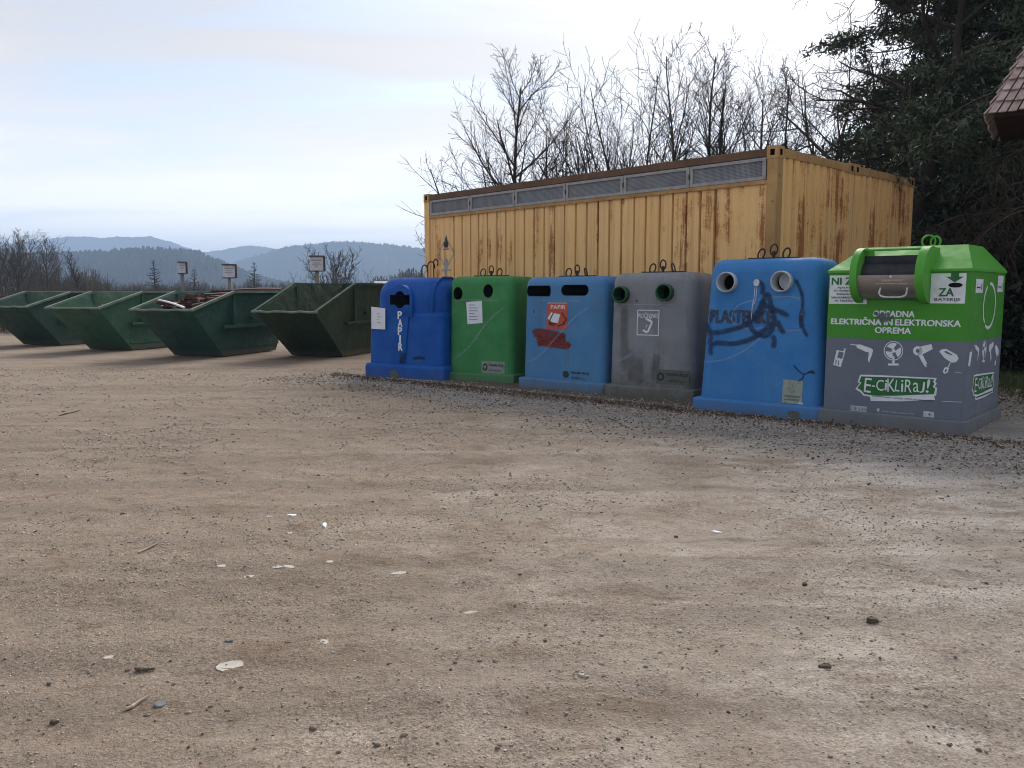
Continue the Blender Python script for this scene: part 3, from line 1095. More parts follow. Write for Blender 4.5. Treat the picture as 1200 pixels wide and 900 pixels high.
def make_container(label, off, detailed):
    t = thing('storage_container', label, 'container', (cL.x - math.sin(cang) * off, cL.y + math.cos(cang) * off, 0), cang, 'rusty ochre containers side by side')
    L, W, H = CLEN, CWID, CH
    p = 0.16
    # posts and corner castings
    for x in (0, L - p):
        for y in (0, W - p):
            b = MB()
            b.box(x, x + p, y, y + p, 0.18, H - 0.17)
            b.build('corner_post', [M['ochre_rail'] if detailed and x > 1 and y == 0 else M['ochre']], t)
            for z in (0.0, H - 0.17):
                b = MB()
                # a hollow casting: four slabs round an oval-looking hole on each outer face
                b.box(x - .008, x + p + .008, y - .008, y + p + .008, z, z + 0.17)
                c = b.build('corner_casting', [M['ochre_rail']], t, fix=True)
                k = MB()
                zm = z + 0.085
                xo = x - .03 if x == 0 else x + p - .10
                k.box(xo, xo + .13, y + .045, y + p - .045, zm - .042, zm + .042)
                cut(c, k, M['hole_shade'])
                k = MB()
                yo = y - .03 if y == 0 else y + p - .10
                k.box(x + .045, x + p - .045, yo, yo + .13, zm - .042, zm + .042)
                cut(c, k, M['hole_shade'])
    # rails
    for y in (0.0, W - 0.12):
        b = MB()
        b.box(p, L - p, y + .012, y + .11, H - .13, H - .02)
        b.build('top_rail', [M['rail_dark']], t)
        b = MB()
        b.box(p, L - p, y + .012, y + .11, 0.02, 0.18)
        b.build('bottom_rail', [M['ochre_rail']], t)
    for x in (0.0, L - 0.12):
        b = MB()
        b.box(x + .01, x + .11, p, W - p, H - .14, H - .02)
        b.build('top_rail', [M['ochre_rail']], t)
        b = MB()
        b.box(x + .01, x + .11, p, W - p, 0.02, 0.18)
        b.build('bottom_rail', [M['ochre_rail']], t)
    # roof sheet
    b = MB()
    b.box(.1, L - .1, .1, W - .1, H - .09, H - .05)
    b.build('roof_sheet', [M['ochre_rail']], t)

    def corrugated(name, cols, z0, z1, M4, depth, mat, groove):
        """panel cross-section along a; cols = [(a, depth)] ; M4 maps (a, z, depth)"""
        b = MB()
        for i in range(len(cols) - 1):
            (a0, d0), (a1, d1) = cols[i], cols[i + 1]
            nz_ = 3
            for k in range(nz_):
                za, zb = z0 + (z1 - z0) * k / nz_, z0 + (z1 - z0) * (k + 1) / nz_
                b.add([M4 @ Vector(q) for q in ((a0, za, d0), (a1, za, d1), (a1, zb, d1), (a0, zb, d0))], [(0, 1, 2, 3)], 1 if (d0 > depth * .6 and d1 > depth * .6) else 0)
        return b.build(name, [mat, groove], t, fix=False)
    FR = Matrix(((1, 0, 0, 0), (0, 0, 1, 0), (0, 1, 0, 0), (0, 0, 0, 1)))       # a->x, z->z, depth->y
    zt = H - 0.13 - 0.33 if detailed else H - 0.13
    # front wall: blank sheet at each end, narrow dark folds between
    a0, a1, n = 0.95, L - 1.02, 25
    cols = [(p, .03)]
    rd = random.Random(3)
    for i in range(n):
        a = a0 + (a1 - a0) * i / (n - 1) + rd.uniform(-.012, .012)
        w = rd.uniform(.011, .017)
        cols += [(a - w - .007, .03), (a - w, .075), (a + w, .075), (a + w + .007, .03)]
    cols.append((L - p, .03))
    corrugated('front_wall', cols, 0.18, zt, FR, .075, M['ochre'], M['groove_rust_shade'])
    cb = [(p, -(W - .06))] + [(p + .3 + i * .27, -(W - .06) if i % 2 else -(W - .03)) for i in range(int((L - 1) / .27))] + [(L - p, -(W - .06))]
    BK = Matrix(((1, 0, 0, 0), (0, 0, -1, 0), (0, 1, 0, 0), (0, 0, 0, 1)))
    corrugated('back_wall', cb, 0.18, H - .13, BK, 9, M['ochre'], M['ochre'])
    # end walls: folded sheet
    for x, sgn in ((L, -1), (0, 1)):
        EN = Matrix(((0, 0, sgn, x), (1, 0, 0, 0), (0, 1, 0, 0), (0, 0, 0, 1)))
        cols = [(p, .02)]
        m_ = 10
        st = (W - 2 * p) / m_
        for i in range(m_):
            s0 = p + st * i
            cols += [(s0 + st * .50, .02), (s0 + st * .58, .065), (s0 + st * .90, .065), (s0 + st * .98, .02)]
        cols.append((W - p, .02))
        corrugated('end_wall', cols, 0.18, H - .14, EN, 9, M['ochre'], M['ochre'])
    if detailed:
        # band of six framed mesh vents under the top rail
        zb = H - 0.13
        b = MB()
        b.box(p, L - p, .0, .05, zt - .055, zt)
        b.build('sill_rail', [M['ochre_rail']], t)
        b = MB()
        b.box(p, L - p, .075, .10, zt, zb)
        b.build('vent_backing', [M['darksteel']], t)
        nv = 6
        x0, x1 = p + .01, L - p - .02
        wv_ = (x1 - x0) / nv
        for i in range(nv):
            xa, xb_ = x0 + wv_ * i + .006, x0 + wv_ * (i + 1) - .006
            b = MB()
            f = .045
            zl, zh = zt + .008, zb - .012
            for q in ((xa, xb_, zh - f, zh), (xa, xb_, zl, zl + f), (xa, xa + f * 1.2, zl + f + .001, zh - f - .001), (xb_ - f * 1.2, xb_, zl + f + .001, zh - f - .001)):
                b.box(q[0], q[1], .012, .055, q[2], q[3])
            fr = b.build('vent_frame', [M['louvre_frame']], t)
            b = MB()
            b.box(xa + f * 1.2 + .002, xb_ - f * 1.2 - .002, .034, .046, zl + f + .002, zh - f - .002)
            b.build('vent_mesh', [M['louvre']], fr)
            if i < nv - 1:
                b = MB()
                b.box(xb_ + .006 - .012, xb_ + .006 + .012, .004, .011, (zl + zh) / 2 - .04, (zl + zh) / 2 + .04)
                b.build('vent_latch', [M['darksteel']], fr)
    return t


cont = make_container('long rusty ochre container with grey mesh vents, directly behind the recycling bins', 0, True)
cont2 = make_container('second rusty ochre container, behind the one with grey mesh vents', CWID + .04, False)
# stencilled hazard marks at the left end of the front wall
cp = Plane((0, .03, 0), (1, 0, 0), (0, 0, 1))


def cpx(x, y):
    return cp.px(cont, x, y)


ca, cz = cpx(523, 297)
dia = [(0, .34), (.25, 0), (0, -.34), (-.25, 0)]
mk = []
for i in range(4):
    p, q = Vector(dia[i]), Vector(dia[(i + 1) % 4])
    n_ = Vector((-(q - p).y, (q - p).x)).normalized() * .011
    mk.append([tuple(Vector((ca, cz)) + v) for v in (p + n_, q + n_, q - n_, p - n_)])
cp.shape(mk, 'hazard_diamond', M['inkgrey'], cont, .004)
fl = [(-.05, 0), (-.085, .06), (-.06, .13), (-.03, .10), (-.02, .20), (.02, .26), (.03, .16), (.06, .12), (.08, .06), (.05, 0)]
cp.shape([[(ca + x, cz + .12 + y) for x, y in fl], [(ca - .09, cz + .08), (ca + .09, cz + .08), (ca + .09, cz + .10), (ca - .09, cz + .10)]], 'flame_mark', M['black'], cont, .0065)
fig = [circ(ca, cz - .19, .075, .085, 14)]
for pl in ([(-.02, -.28), (.02, -.28), (.02, -.52), (-.02, -.52)], [(-.16, -.33), (.16, -.33), (.16, -.36), (-.16, -.36)], [(-.02, -.50), (-.10, -.78), (-.07, -.79), (.0, -.54)], [(.02, -.50), (.11, -.78), (.08, -.79), (.0, -.54)]):
    fig.append([(ca + x, cz + y) for x, y in pl])
cp.shape(fig, 'figure_drawing', M['inkgrey'], cont, .0055)


# ------------------------------------------------------------------ recycling containers
def bin_root(label, a, b_, ang, depth, cat='recycling bin'):
    A, B = G(*a), G(*b_)
    d = (B - A)
    ln = d.length
    mid = (A + B) / 2
    an = R(ang) if ang is not None else math.atan2(d.y, d.x)
    back = Vector((-math.sin(an), math.cos(an), 0))
    c = mid + back * depth / 2
    t = thing('recycling_bin', label, cat, (c.x, c.y, -0.01), an, 'recycling bins lined up before the container')
    return t, ln


def lifting_loops(t, z, mat, r=.055, sp=.165, tilt=(0.25, 0.0, -0.2), y=0.0, bar=True, x0=0.0):
    b = MB()
    b.box(x0 - sp - .16, x0 + sp + .16, y - .05, y + .05, z - .02, z + .02)
    b.build('lifting_plate', [M['rod']], t)
    for i, k in enumerate((-1, 0, 1)):
        b = MB()
        c = Vector((x0 + k * sp, y, z + r * 1.25 + (.05 if k == 0 else 0)))
        pts = []
        for j in range(20):
            a = 2 * math.pi * j / 20
            q = Vector((r * .8 * math.cos(a), 0, r * 1.25 * math.sin(a)))
            q.rotate(Matrix.Rotation(tilt[i] * 2.5, 3, 'Z'))
            q.rotate(Matrix.Rotation(tilt[i], 3, 'Y'))
            pts.append(c + q)
        b.tube(pts, .011, 6, closed=True)
        if k == 0:
            b.tube([(x0, y, z), (x0, y, z + .10)], .022, 8)
        b.build('lifting_loop', [mat], t, smooth=True)


def ring(t, pl, a, c, ro, ri, depth, mat, name, tilt=0.0):
    """a collar standing out of the face pl, hollow, axis along the face normal"""
    b = MB()
    n = 28
    prof = [(ro, -.06), (ro, depth - .012), (ro - .012, depth), (ri + .01, depth), (ri, depth - .01), (ri * .93, -.12)]
    vs, fs = [], []
    for r_, h in prof:
        for j in range(n):
            an = 2 * math.pi * j / n
            vs.append(pl.p(a + r_ * math.cos(an), c + r_ * math.sin(an), h))
    for i in range(len(prof) - 1):
        for j in range(n):
            fs.append((i * n + j, i * n + (j + 1) % n, (i + 1) * n + (j + 1) % n, (i + 1) * n + j))
    b.add(vs, fs)
    return b.build(name, [mat], t, smooth=True, fix=True)


def hole_cutter(b, pl, poly, deep):
    n = len(poly)
    vs = [pl.p(a, c, .25) for a, c in poly] + [pl.p(a, c, -deep) for a, c in poly]
    fs = [tuple(range(n)), tuple(range(2 * n - 1, n - 1, -1))] + [(i, i + n, (i + 1) % n + n, (i + 1) % n) for i in range(n)]
    b.add(vs, fs)


def flange(t, w, d, h, mat, r=.03):
    return bm_obj(soft_box(w, d, h, r, 3), 'base_flange', [mat], t)


def lip_lines(pl, t, mat, w, z, rc):
    """moulded seam across the face and a long shallow arc"""
    b = MB()
    b.tube([pl.p(-w, z, .001), pl.p(w * .72, z, .001)], .005, 6)
    b.build('moulded_rib', [mat], t, smooth=True)
    return pl.ribbon([rc, [(-w, z), (-w * .3, z), (w * .3, z), (w * .72, z)]], .045, 'pale_scuff', M['spray_faint'], t, .0065)


def logo_sticker(pl, root, px0, px1, back, ink, grp=None):
    """sticker: ring mark on the left and two lines of words"""
    a0, c0 = pl.px(root, *px0)
    a1, c1 = pl.px(root, *px1)
    c0, c1 = min(c0, c1), max(c0, c1)
    w, h = a1 - a0, c1 - c0
    if back is not None:
        s = pl.shape([[(a0, c0), (a1, c0), (a1, c1), (a0, c1)]], 'company_sticker', back, root, .004)
        par = s
    else:
        par = root
    m = [circ(a0 + .15 * w, c0 + .5 * h, .11 * w, .30 * h, 16)]
    pl.shape(m, 'ring_mark', ink, par, .0065)
    if back is not None:
        pl.shape([circ(a0 + .15 * w, c0 + .5 * h, .06 * w, .15 * h, 14)], 'ring_centre', back, par, .0085)
    pl.text('PUNUBA VELCJI', 'lettering', ink, par, a0 + .64 * w, c0 + .66 * h, width=.62 * w, height=.24 * h, bold=.03, off=.0065)
    pl.text('tel. 03 896 87 00' if False else 'reciklaža d.o.o.', 'lettering', ink, par, a0 + .60 * w, c0 + .28 * h, width=.5 * w, height=.2 * h, off=.0065)


# ---- green bin with two round holes
t, w = bin_root('green recycling bin with two round black holes and a white notice', (520.5, 444.8), (603, 448.8), -27, 1.15)
H = 1.83
t.location.z = -0.01
flange(t, w + .02, 1.17, .15, M['green_bin'])
body = bm_obj(soft_box(w - .05, 1.08, H, .14, 6, tx=.02, lean=.05, back=.05), 'body', [M['green_bin']], t)
pl = Plane((0, -.54, 0), (1, 0, 0), (0, .05 / H, 1))
hc = MB()
gh = [pl.px(t, 536.5, 344), pl.px(t, 572, 341)]
for a, c in gh:
    hole_cutter(hc, pl, circ(a, c, .095, .115, 24), .75)
cut(body, hc, M['hole_shade'])
lip_lines(pl, t, M['green_bin'], w * .40, pl.px(t, 560, 352)[1], [(-.55, .35), (-.2, .62), (.15, 1.05), (.5, 1.32)])
q = [pl.px(t, *p) for p in ((546.5, 354), (565, 352.5), (565.8, 378.5), (548, 380))]
nt = pl.shape([[q[3], q[2], q[1], q[0]]], 'notice', M['paper'], t, .006)
for i in range(6):
    k = .12 + i * .13
    a = q[0][0] + (q[1][0] - q[0][0]) * .2
    cc = q[0][1] + (q[3][1] - q[0][1]) * k
    pl.shape([[(a, cc - .011), (a + (.17 if i % 3 else .11), cc - .011), (a + (.17 if i % 3 else .11), cc + .004), (a, cc + .004)]], 'print_line', M['inkgrey'], nt, .0085)
logo_sticker(pl, t, (564.5, 437), (591.5, 424), M['sticker_clear'], M['black'])
lifting_loops(t, H, M['rod'], tilt=(.2, 0, .25), y=-.1)

# ---- light blue bin with two slots
t, w = bin_root('light blue recycling bin with two wide slots and a red paper sticker', (607.5, 453), (708, 462), None, 1.15)
H = 1.80
flange(t, w, 1.17, .17, M['blue_light'])
body = bm_obj(soft_box(w - .06, 1.08, H, .14, 6, tx=.02, lean=.05, back=.05), 'body', [M['blue_light']], t)
pl = Plane((0, -.54, 0), (1, 0, 0), (0, .05 / H, 1))
hc = MB()
for (x0, y0), (x1, y1), left in (((616, 347.8), (645.6, 334), True), ((657.5, 347), (690, 333), False)):
    a0, c0 = pl.px(t, x0, y0)
    a1, c1 = pl.px(t, x1, y1)
    cm, hh = (c0 + c1) / 2, (c1 - c0) / 2 * .92
    rr = hh * .95
    pol = circ(a1 - (.03 if left else rr), cm, .03 if left else rr, hh, 10, -90, 90) + circ(a0 + rr, cm, rr, hh, 10, 90, 270)
    hole_cutter(hc, pl, pol, .75)
cut(body, hc, M['hole_shade'])
lip_lines(pl, t, M['blue_light'], w * .30, pl.px(t, 648, 353)[1], [(-.72, .42), (-.45, .52), (.0, .95), (.3, 1.22), (.52, 1.33)])
a0, c0 = pl.px(t, 640.5, 385.5)
a1, c1 = pl.px(t, 665.5, 356)
sk = pl.shape([[(a0, c0), (a1, c0), (a1, c1), (a0, c1)]], 'red_sticker', M['red_sticker'], t, .004)
sw, sh = a1 - a0, c1 - c0
pl.text('PAPIR', 'lettering', M['white'], sk, a0 + sw * .55, c0 + sh * .87, width=sw * .7, height=sh * .15, bold=.03, off=.007)
pl.shape([[(a0 + sw * x, c0 + sh * y) for x, y in ((.05, .42), (.22, .66), (.66, .58), (.55, .24), (.25, .28))]], 'paper_drawing', M['white'], sk, .0065)
lines = []
for (xa, ya), (xb_, yb_) in (((.34, .66), (.12, .28)), ((.12, .26), (.5, .20)), ((.72, .66), (.95, .40)), ((.95, .40), (.80, .22)), ((.55, .12), (.9, .24)), ((.1, .22), (.4, .12))):
    p, qv = Vector((xa * sw, ya * sh)), Vector((xb_ * sw, yb_ * sh))
    n_ = Vector((-(qv - p).y, (qv - p).x)).normalized() * .010
    lines.append([tuple(Vector((a0, c0)) + v) for v in (p + n_, qv + n_, qv - n_, p - n_)])
pl.shape(lines, 'arrow_drawing', M['black'], sk, .009)
top = [(a0, c1 - .004), (a1, c1 - .004), (a1 - .02, c1 + .025), (a0 + .03, c1 + .02)]
pl.shape([top], 'torn_edge', M['inkgrey'], sk, .006)


def z4(x, y):           # photo pixel from a 1089x900 enlargement of (600,290)-(830,480)
    return 600 + x / 1089 * 230, 290 + y / 900 * 190


rows = []
for pa in ([(112, 472), (150, 462), (200, 470), (262, 482), (300, 490)], [(120, 486), (170, 490), (220, 497), (300, 502)], [(135, 508), (190, 512), (260, 515), (300, 515)],
           [(140, 528), (190, 530), (250, 532), (305, 535), (325, 552)], [(150, 545), (160, 530), (200, 540), (270, 548), (318, 556)], [(190, 545), (240, 505), (285, 480)], [(160, 480), (148, 552)]):
    rows.append([pl.px(t, *z4(*p)) for p in pa])
pl.ribbon(rows, .10, 'red_brown_smear', M['red_paint'], t, .004)
logo_sticker(pl, t, z4(275, 735), z4(435, 680), None, M['black'])
b = MB()
a, c = pl.px(t, *z4(122, 354))
pl.shape([[(a - .012, c - .03), (a + .012, c - .02), (a + .008, c + .03), (a - .01, c + .02)]], 'chip_mark', M['black'], t, .004)
lifting_loops(t, H, M['rod'], tilt=(.25, 0, -.25), y=-.1)

# ---- grey bin with green collars
t, w = bin_root('stained grey recycling bin with two dark green round collars', (708, 463), (813, 471.3), None, 1.12)
H = 1.84
flange(t, w, 1.14, .18, M['grey_bin'])
body = bm_obj(soft_box(w - .06, 1.05, H, .16, 6, tx=.02, lean=.05, back=.05), 'body', [M['grey_bin']], t)
pl = Plane((0, -.525, 0), (1, 0, 0), (0, .05 / H, 1))
hc = MB()
gh = [pl.px(t, *z4(612, 262)), pl.px(t, *z4(855, 250))]
for a, c in gh:
    hole_cutter(hc, pl, circ(a, c, .10, .12, 24), .75)
cut(body, hc, M['hole_shade'])
for a, c in gh:
    ring(t, pl, a, c, .125, .098, .11, M['green_hole'], 'collar')
lip_lines(pl, t, M['grey_bin'], w * .42, pl.px(t, *z4(700, 320))[1], [(-.62, .52), (-.35, .62), (-.1, .85), (.0, 1.0)])
pl.ribbon([[pl.px(t, *z4(x, y)) for x, y in ((548, 318), (640, 318), (760, 320), (880, 320), (945, 321))], [pl.px(t, *z4(x, y)) for x, y in ((560, 640), (620, 622), (690, 580), (750, 510))]], .018, 'scuff', M['spray_pale'], t, .008)
a0, c0 = pl.px(t, *z4(692, 487))
a1, c1 = pl.px(t, *z4(819, 347))
fr = []
lw = .013
for x0, x1, y0, y1 in ((a0, a1, c0, c0 + lw), (a0, a1, c1 - lw, c1), (a0, a0 + lw, c0 + lw, c1 - lw), (a1 - lw, a1, c0 + lw, c1 - lw)):
    fr.append([(x0, y0), (x1, y0), (x1, y1), (x0, y1)])
sg = pl.shape(fr, 'stencil_frame', M['white'], t, .004)
sw, sh = a1 - a0, c1 - c0
pl.text('PLOČEVINKE', 'lettering', M['white'], sg, (a0 + a1) / 2, c0 + sh * .80, width=sw * .90, height=sh * .22, bold=.01, off=.004)
can = [[(.42, .60), (.68, .50), (.72, .56), (.48, .67)], [(.62, .50), (.72, .52), (.55, .14), (.44, .10)], [(.26, .18), (.46, .08), (.50, .14), (.30, .24)], [(.36, .66), (.46, .58), (.44, .70)], [(.55, .72), (.62, .62), (.66, .70)], [(.42, .30), (.48, .42), (.46, .44), (.40, .32)]]
pl.shape([[(a0 + sw * x, c0 + sh * y) for x, y in c_] for c_ in can], 'can_drawing', M['white'], sg, .004)
logo_sticker(pl, t, z4(797, 755), z4(985, 686), M['sticker_dark'], M['black'])
pl.ribbon([[pl.px(t, *z4(x, y)) for x, y in pa] for pa in ([(625, 325), (628, 400), (622, 480), (626, 560), (622, 690)], [(810, 590), (795, 650), (790, 740)], [(660, 560), (665, 650), (660, 750)], [(700, 600), (710, 700), (705, 760)])], .17, 'dirt_run', M['drip'], t, .0035)
pl.shape([circ(*pl.px(t, *z4(692, 296)), .016, .018, 10)], 'bolt_hole', M['black'], t, .004)
lifting_loops(t, H, M['rod'], tilt=(.3, 0, -.3), y=-.1)
sp = Plane(((w - .09) / 2 - .012, 0, 0), (0, 1, 0), (-.01, 0, 1))
sp.text('PU', 'graffiti', M['stencil'], t, -.15, 1.42, height=.26, width=.26, off=.006)

# ---- bright blue bin with pale collars and graffiti
t, w = bin_root('bright blue recycling bin with two pale round collars and black graffiti', (811, 478.8), (965, 493.4), None, 1.15)
H = 1.98
flange(t, w, 1.17, .17, M['blue_mid'], .035)
b = soft_box(w - .06, 1.05, H, .17, 4, tx=.11, lean=.06, back=.10)
body = bm_obj(b, 'body', [M['blue_mid']], t)
pl = Plane((0, -.525, 0), (1, 0, 0), (0, .06 / H, 1))


def z5(x, y):
    return 800 + x / 818 * 200, 280 + y / 900 * 220


hc = MB()
gh = [pl.px(t, *z5(218, 208)), pl.px(t, *z5(480, 205))]
for a, c in gh:
    hole_cutter(hc, pl, circ(a, c, .115, .125, 26), .75)
cut(body, hc, M['hole_shade'])
for a, c in gh:
    ring(t, pl, a, c, .132, .113, .09, M['pale_ring'], 'collar')


def s5(pts):
    return [pl.px(t, *z5(*p)) for p in pts]


pl.shape([circ(*pl.px(t, *z5(492, 200)), .10, .11, 22)], 'hole_lid', M['pale_ring'], t, -.055)
a0, c0 = pl.px(t, *z5(132, 400))
a1, c1 = pl.px(t, *z5(432, 345))
pl.text('PLASTENKE', 'stencil_lettering', M['stencil'], t, (a0 + a1) / 2, (c0 + c1) / 2, width=a1 - a0, height=(c1 - c0), bold=.08, off=.004)
pl.ribbon([s5([(240, 405), (238, 360), (270, 318), (340, 295), (450, 278), (540, 280), (575, 300), (580, 330)]), s5([(238, 400), (300, 430), (420, 425), (520, 440), (600, 430)]), s5([(100, 590), (190, 580), (270, 550), (330, 510), (380, 470)])], .022, 'pale_scuff', M['spray_pale'], t, .005)
pl.ribbon([s5([(118, 395), (125, 440), (170, 448), (240, 432), (310, 408), (360, 350), (405, 265), (425, 320), (440, 400), (405, 462), (350, 450), (325, 415), (318, 350)]),
           s5([(138, 560), (135, 520), (165, 498), (240, 502), (320, 482), (390, 440), (430, 400)]), s5([(395, 300), (375, 350), (345, 395)]),
           s5([(370, 300), (420, 330), (470, 350), (512, 372)]), s5([(455, 388), (465, 420), (490, 456)]), s5([(432, 460), (440, 490), (432, 525)]), s5([(110, 400), (135, 470), (120, 510)]), s5([(365, 200), (385, 230), (380, 270)])], .085, 'graffiti', M['spray_dark'], t, .007)
pl.ribbon([s5([(538, 190), (560, 230), (575, 280), (575, 350)]), s5([(572, 355), (572, 390), (580, 430), (600, 470)]), s5([(566, 360), (565, 395), (570, 430)])], .055, 'graffiti_run', M['spray_dark'], t, .009)
pl.shape([circ(*pl.px(t, *z5(573, 354)), .032, .042, 14)], 'paint_blob', M['stencil'], t, .011)
pl.shape([circ(*pl.px(t, *z5(355, 210)), .040, .045, 14)], 'white_spot', M['greyprint'], t, .011)
pl.ribbon([s5([(348, 225), (345, 270), (335, 330), (330, 390)]), s5([(358, 225), (352, 285), (340, 320)])], .016, 'white_run', M['spray_white'], t, .012)
pl.ribbon([s5([(530, 603), (555, 630), (582, 648), (605, 640), (635, 640)]), s5([(582, 648), (575, 668), (552, 682)]), s5([(600, 640), (622, 632), (632, 650)])], .022, 'crack', M['spray_blackblue'], t, .005)
a0, c0 = pl.px(t, *z5(476, 785))
a1, c1 = pl.px(t, *z5(577, 680))
stk = pl.shape([[(a0, c0), (a1, c0), (a1, c1), (a0, c1)]], 'square_sticker', M['sticker_beige'], t, .004)
sw, sh = a1 - a0, c1 - c0
pl.shape([[(a0 + sw * x, c0 + sh * y) for x, y in ((.35, .55), (.5, .88), (.65, .55), (.58, .55), (.5, .72), (.42, .55))], circ(a0 + sw * .5, c0 + sh * .50, sw * .16, sh * .05, 12)], 'recycling_mark', M['sticker_clear'], stk, .0065)
for k, yy in enumerate((.30, .15)):
    pl.text(('KOMUNALNO', 'PODJETJE')[k], 'lettering', M['black'], stk, a0 + sw * .5, c0 + sh * yy, width=sw * .75, height=sh * .09, off=.0065)
a, c = pl.px(t, *z5(567, 789))
pl.shape([[(a - .03, c - .008), (a + .025, c - .008), (a + .025, c + .008), (a - .03, c + .008)]], 'torn_label', M['white'], t, .005)
fp = Plane((0, -.585, 0), (1, 0, 0), (0, 0, 1))
a, c = fp.px(t, *z5(533, 843))
fp.shape([[(a + .09 * math.cos(i * .52) * (1 + .2 * math.sin(i * 5)), c + .05 * math.sin(i * .52)) for i in range(12)]], 'mud_patch', M['sticker_dark'], t, .003)
lifting_loops(t, H, M['rod'], tilt=(.35, .15, .3), y=-.1)

# ---- royal blue paper container
t, w = bin_root('royal blue paper container with domed top and white vertical lettering', (424, 441), (524, 445.5), -28, 1.2)
H = 1.80


def z3(x, y):
    return 410 + x / 1165 * 220, 290 + y / 900 * 170


Bm = M['blue_papir']
wf = w * 1.0
bm_obj(soft_box(wf, 1.24, .26, .07, 4), 'base_flange', [Bm], t)
bm_obj(soft_box(wf - .13, 1.12, 1.20, .085, 4, tx=.015, lean=.03, back=.03), 'lower_body', [Bm], t)
up = bm_obj(soft_box(wf - .22, .98, .68, .34, 8, tx=.03, lean=.02, back=.02, z0=1.14), 'domed_top', [Bm], t)
pl = Plane((0, -.56, 0), (1, 0, 0), (0, .03 / 1.2, 1))
ha, hcn = pl.px(t, *z3(312, 325))
# arched hood round the slot, standing proud of the dome
arch = [(ha - .27, 1.10)] + circ(ha, hcn - .02, .27, .29, 22, 180, 0) + [(ha + .27, 1.10)]
b = MB()
Mh = pl.M(-.30)
b.prism(arch, Mh, .315)
hood = b.build('hood', [Bm], t, smooth=True, angle=30)
md = hood.modifiers.new('soft', 'BEVEL')
md.width, md.segments, md.limit_method, md.angle_limit = .035, 3, 'ANGLE', R(40)
dg = bpy.context.evaluated_depsgraph_get()
dg.update()
hm = bpy.data.meshes.new_from_object(hood.evaluated_get(dg))
hood.modifiers.clear()
hood.data = hm
hc = MB()
hole_cutter(hc, pl, circ(ha, hcn, .125, .155, 26), .50)
cut(hood, hc, M['hole_shade'])
hc = MB()
hole_cutter(hc, pl, circ(ha, hcn, .124, .154, 26), .70)
cut(up, hc, M['hole_shade'])
hc = MB()
hole_cutter(hc, pl, [(ha - .215, hcn - .088), (ha + .215, hcn - .088), (ha + .215, hcn + .088), (ha - .215, hcn + .088)], .49)
cut(hood, hc, M['hole_shade'])
hc = MB()
hole_cutter(hc, pl, [(ha - .214, hcn - .087), (ha + .214, hcn - .087), (ha + .214, hcn + .087), (ha - .214, hcn + .087)], .69)
cut(up, hc, M['hole_shade'])
b = MB()
# the tapering tongue under the hood that carries the lettering
tg = [(ha - .20, 1.12), (ha + .20, 1.12), (ha + .125, .40)] + circ(ha, .38, .115, .10, 10, 0, -180) + [(ha - .125, .40)]
b.prism(tg, pl.M(-.05), .075)
tongue = b.build('tongue', [Bm], t, smooth=True, angle=30)
md = tongue.modifiers.new('soft', 'BEVEL')
md.width, md.segments, md.limit_method, md.angle_limit = .014, 2, 'ANGLE', R(50)
dg = bpy.context.evaluated_depsgraph_get()
dg.update()
hm = bpy.data.meshes.new_from_object(tongue.evaluated_get(dg))
tongue.modifiers.clear()
tongue.data = hm
for ch, (x, y) in zip('PAPIR', ((316, 420), (318, 468), (317, 519), (318, 568), (320, 616))):
    a, c = pl.px(t, *z3(x, y))
    pl.text(ch, 'letter', M['white'], tongue, a, c, width=.085 if ch != 'I' else .026, height=.135, bold=.05, off=.030)
pl.ribbon([[pl.px(t, *z3(x, y)) for x, y in pa] for pa in ([(318, 655), (345, 670), (318, 700), (335, 720)], [(350, 650), (325, 700), (355, 710)], [(312, 660), (330, 690), (350, 680)], [(310, 690), (325, 712), (345, 700)])], .035, 'scribble', M['spray_blackblue'], tongue, .031)
pl.ribbon([[pl.px(t, *z3(x, y)) for x, y in pa] for pa in ([(392, 690), (430, 684), (470, 690)],)], .07, 'dark_smudge', M['spray_blackblue'], t, .004)
q = [pl.px(t, *z3(*p)) for p in ((123, 367), (209, 378), (209, 508), (124, 504))]
q = [(a + .06, c) for a, c in q]
nt = pl.shape([[q[3], q[2], q[1], q[0]]], 'notice', M['paper'], t, .03)
for i in range(4):
    a = q[0][0] + (q[1][0] - q[0][0]) * .42
    cc = q[0][1] + (q[3][1] - q[0][1]) * (.32 + .13 * i)
    pl.shape([[(a, cc - .009), (a + (.08 if i % 2 else .05), cc - .009), (a + (.08 if i % 2 else .05), cc + .004), (a, cc + .004)]], 'print_line', M['inkgrey'], nt, .033)
b = MB()
b.box(q[0][0], q[1][0], -.56 + .03 - .025, -.52, q[2][1], q[0][1] - .03)
# raised rib arching over the right shoulder of the dome
b = MB()
xr = (wf - .22) / 2 - .20
b.tube([(xr, -.50, 1.22), (xr, -.49, 1.45), (xr, -.43, 1.62), (xr, -.32, 1.74), (xr, -.15, 1.815), (xr, .15, 1.815), (xr, .35, 1.72)], .022, 8)
b.build('dome_rib', [Bm], t, smooth=True)
fp = Plane((0, -.62, 0), (1, 0, 0), (0, 0, 1))
a, c = fp.px(t, *z3(275, 785))
fp.shape([[(a + .10 * math.cos(i * .52) * (1 + .25 * math.sin(i * 4)), c + .07 * math.sin(i * .52)) for i in range(12)]], 'mud_patch', M['sticker_dark'], t, .003)
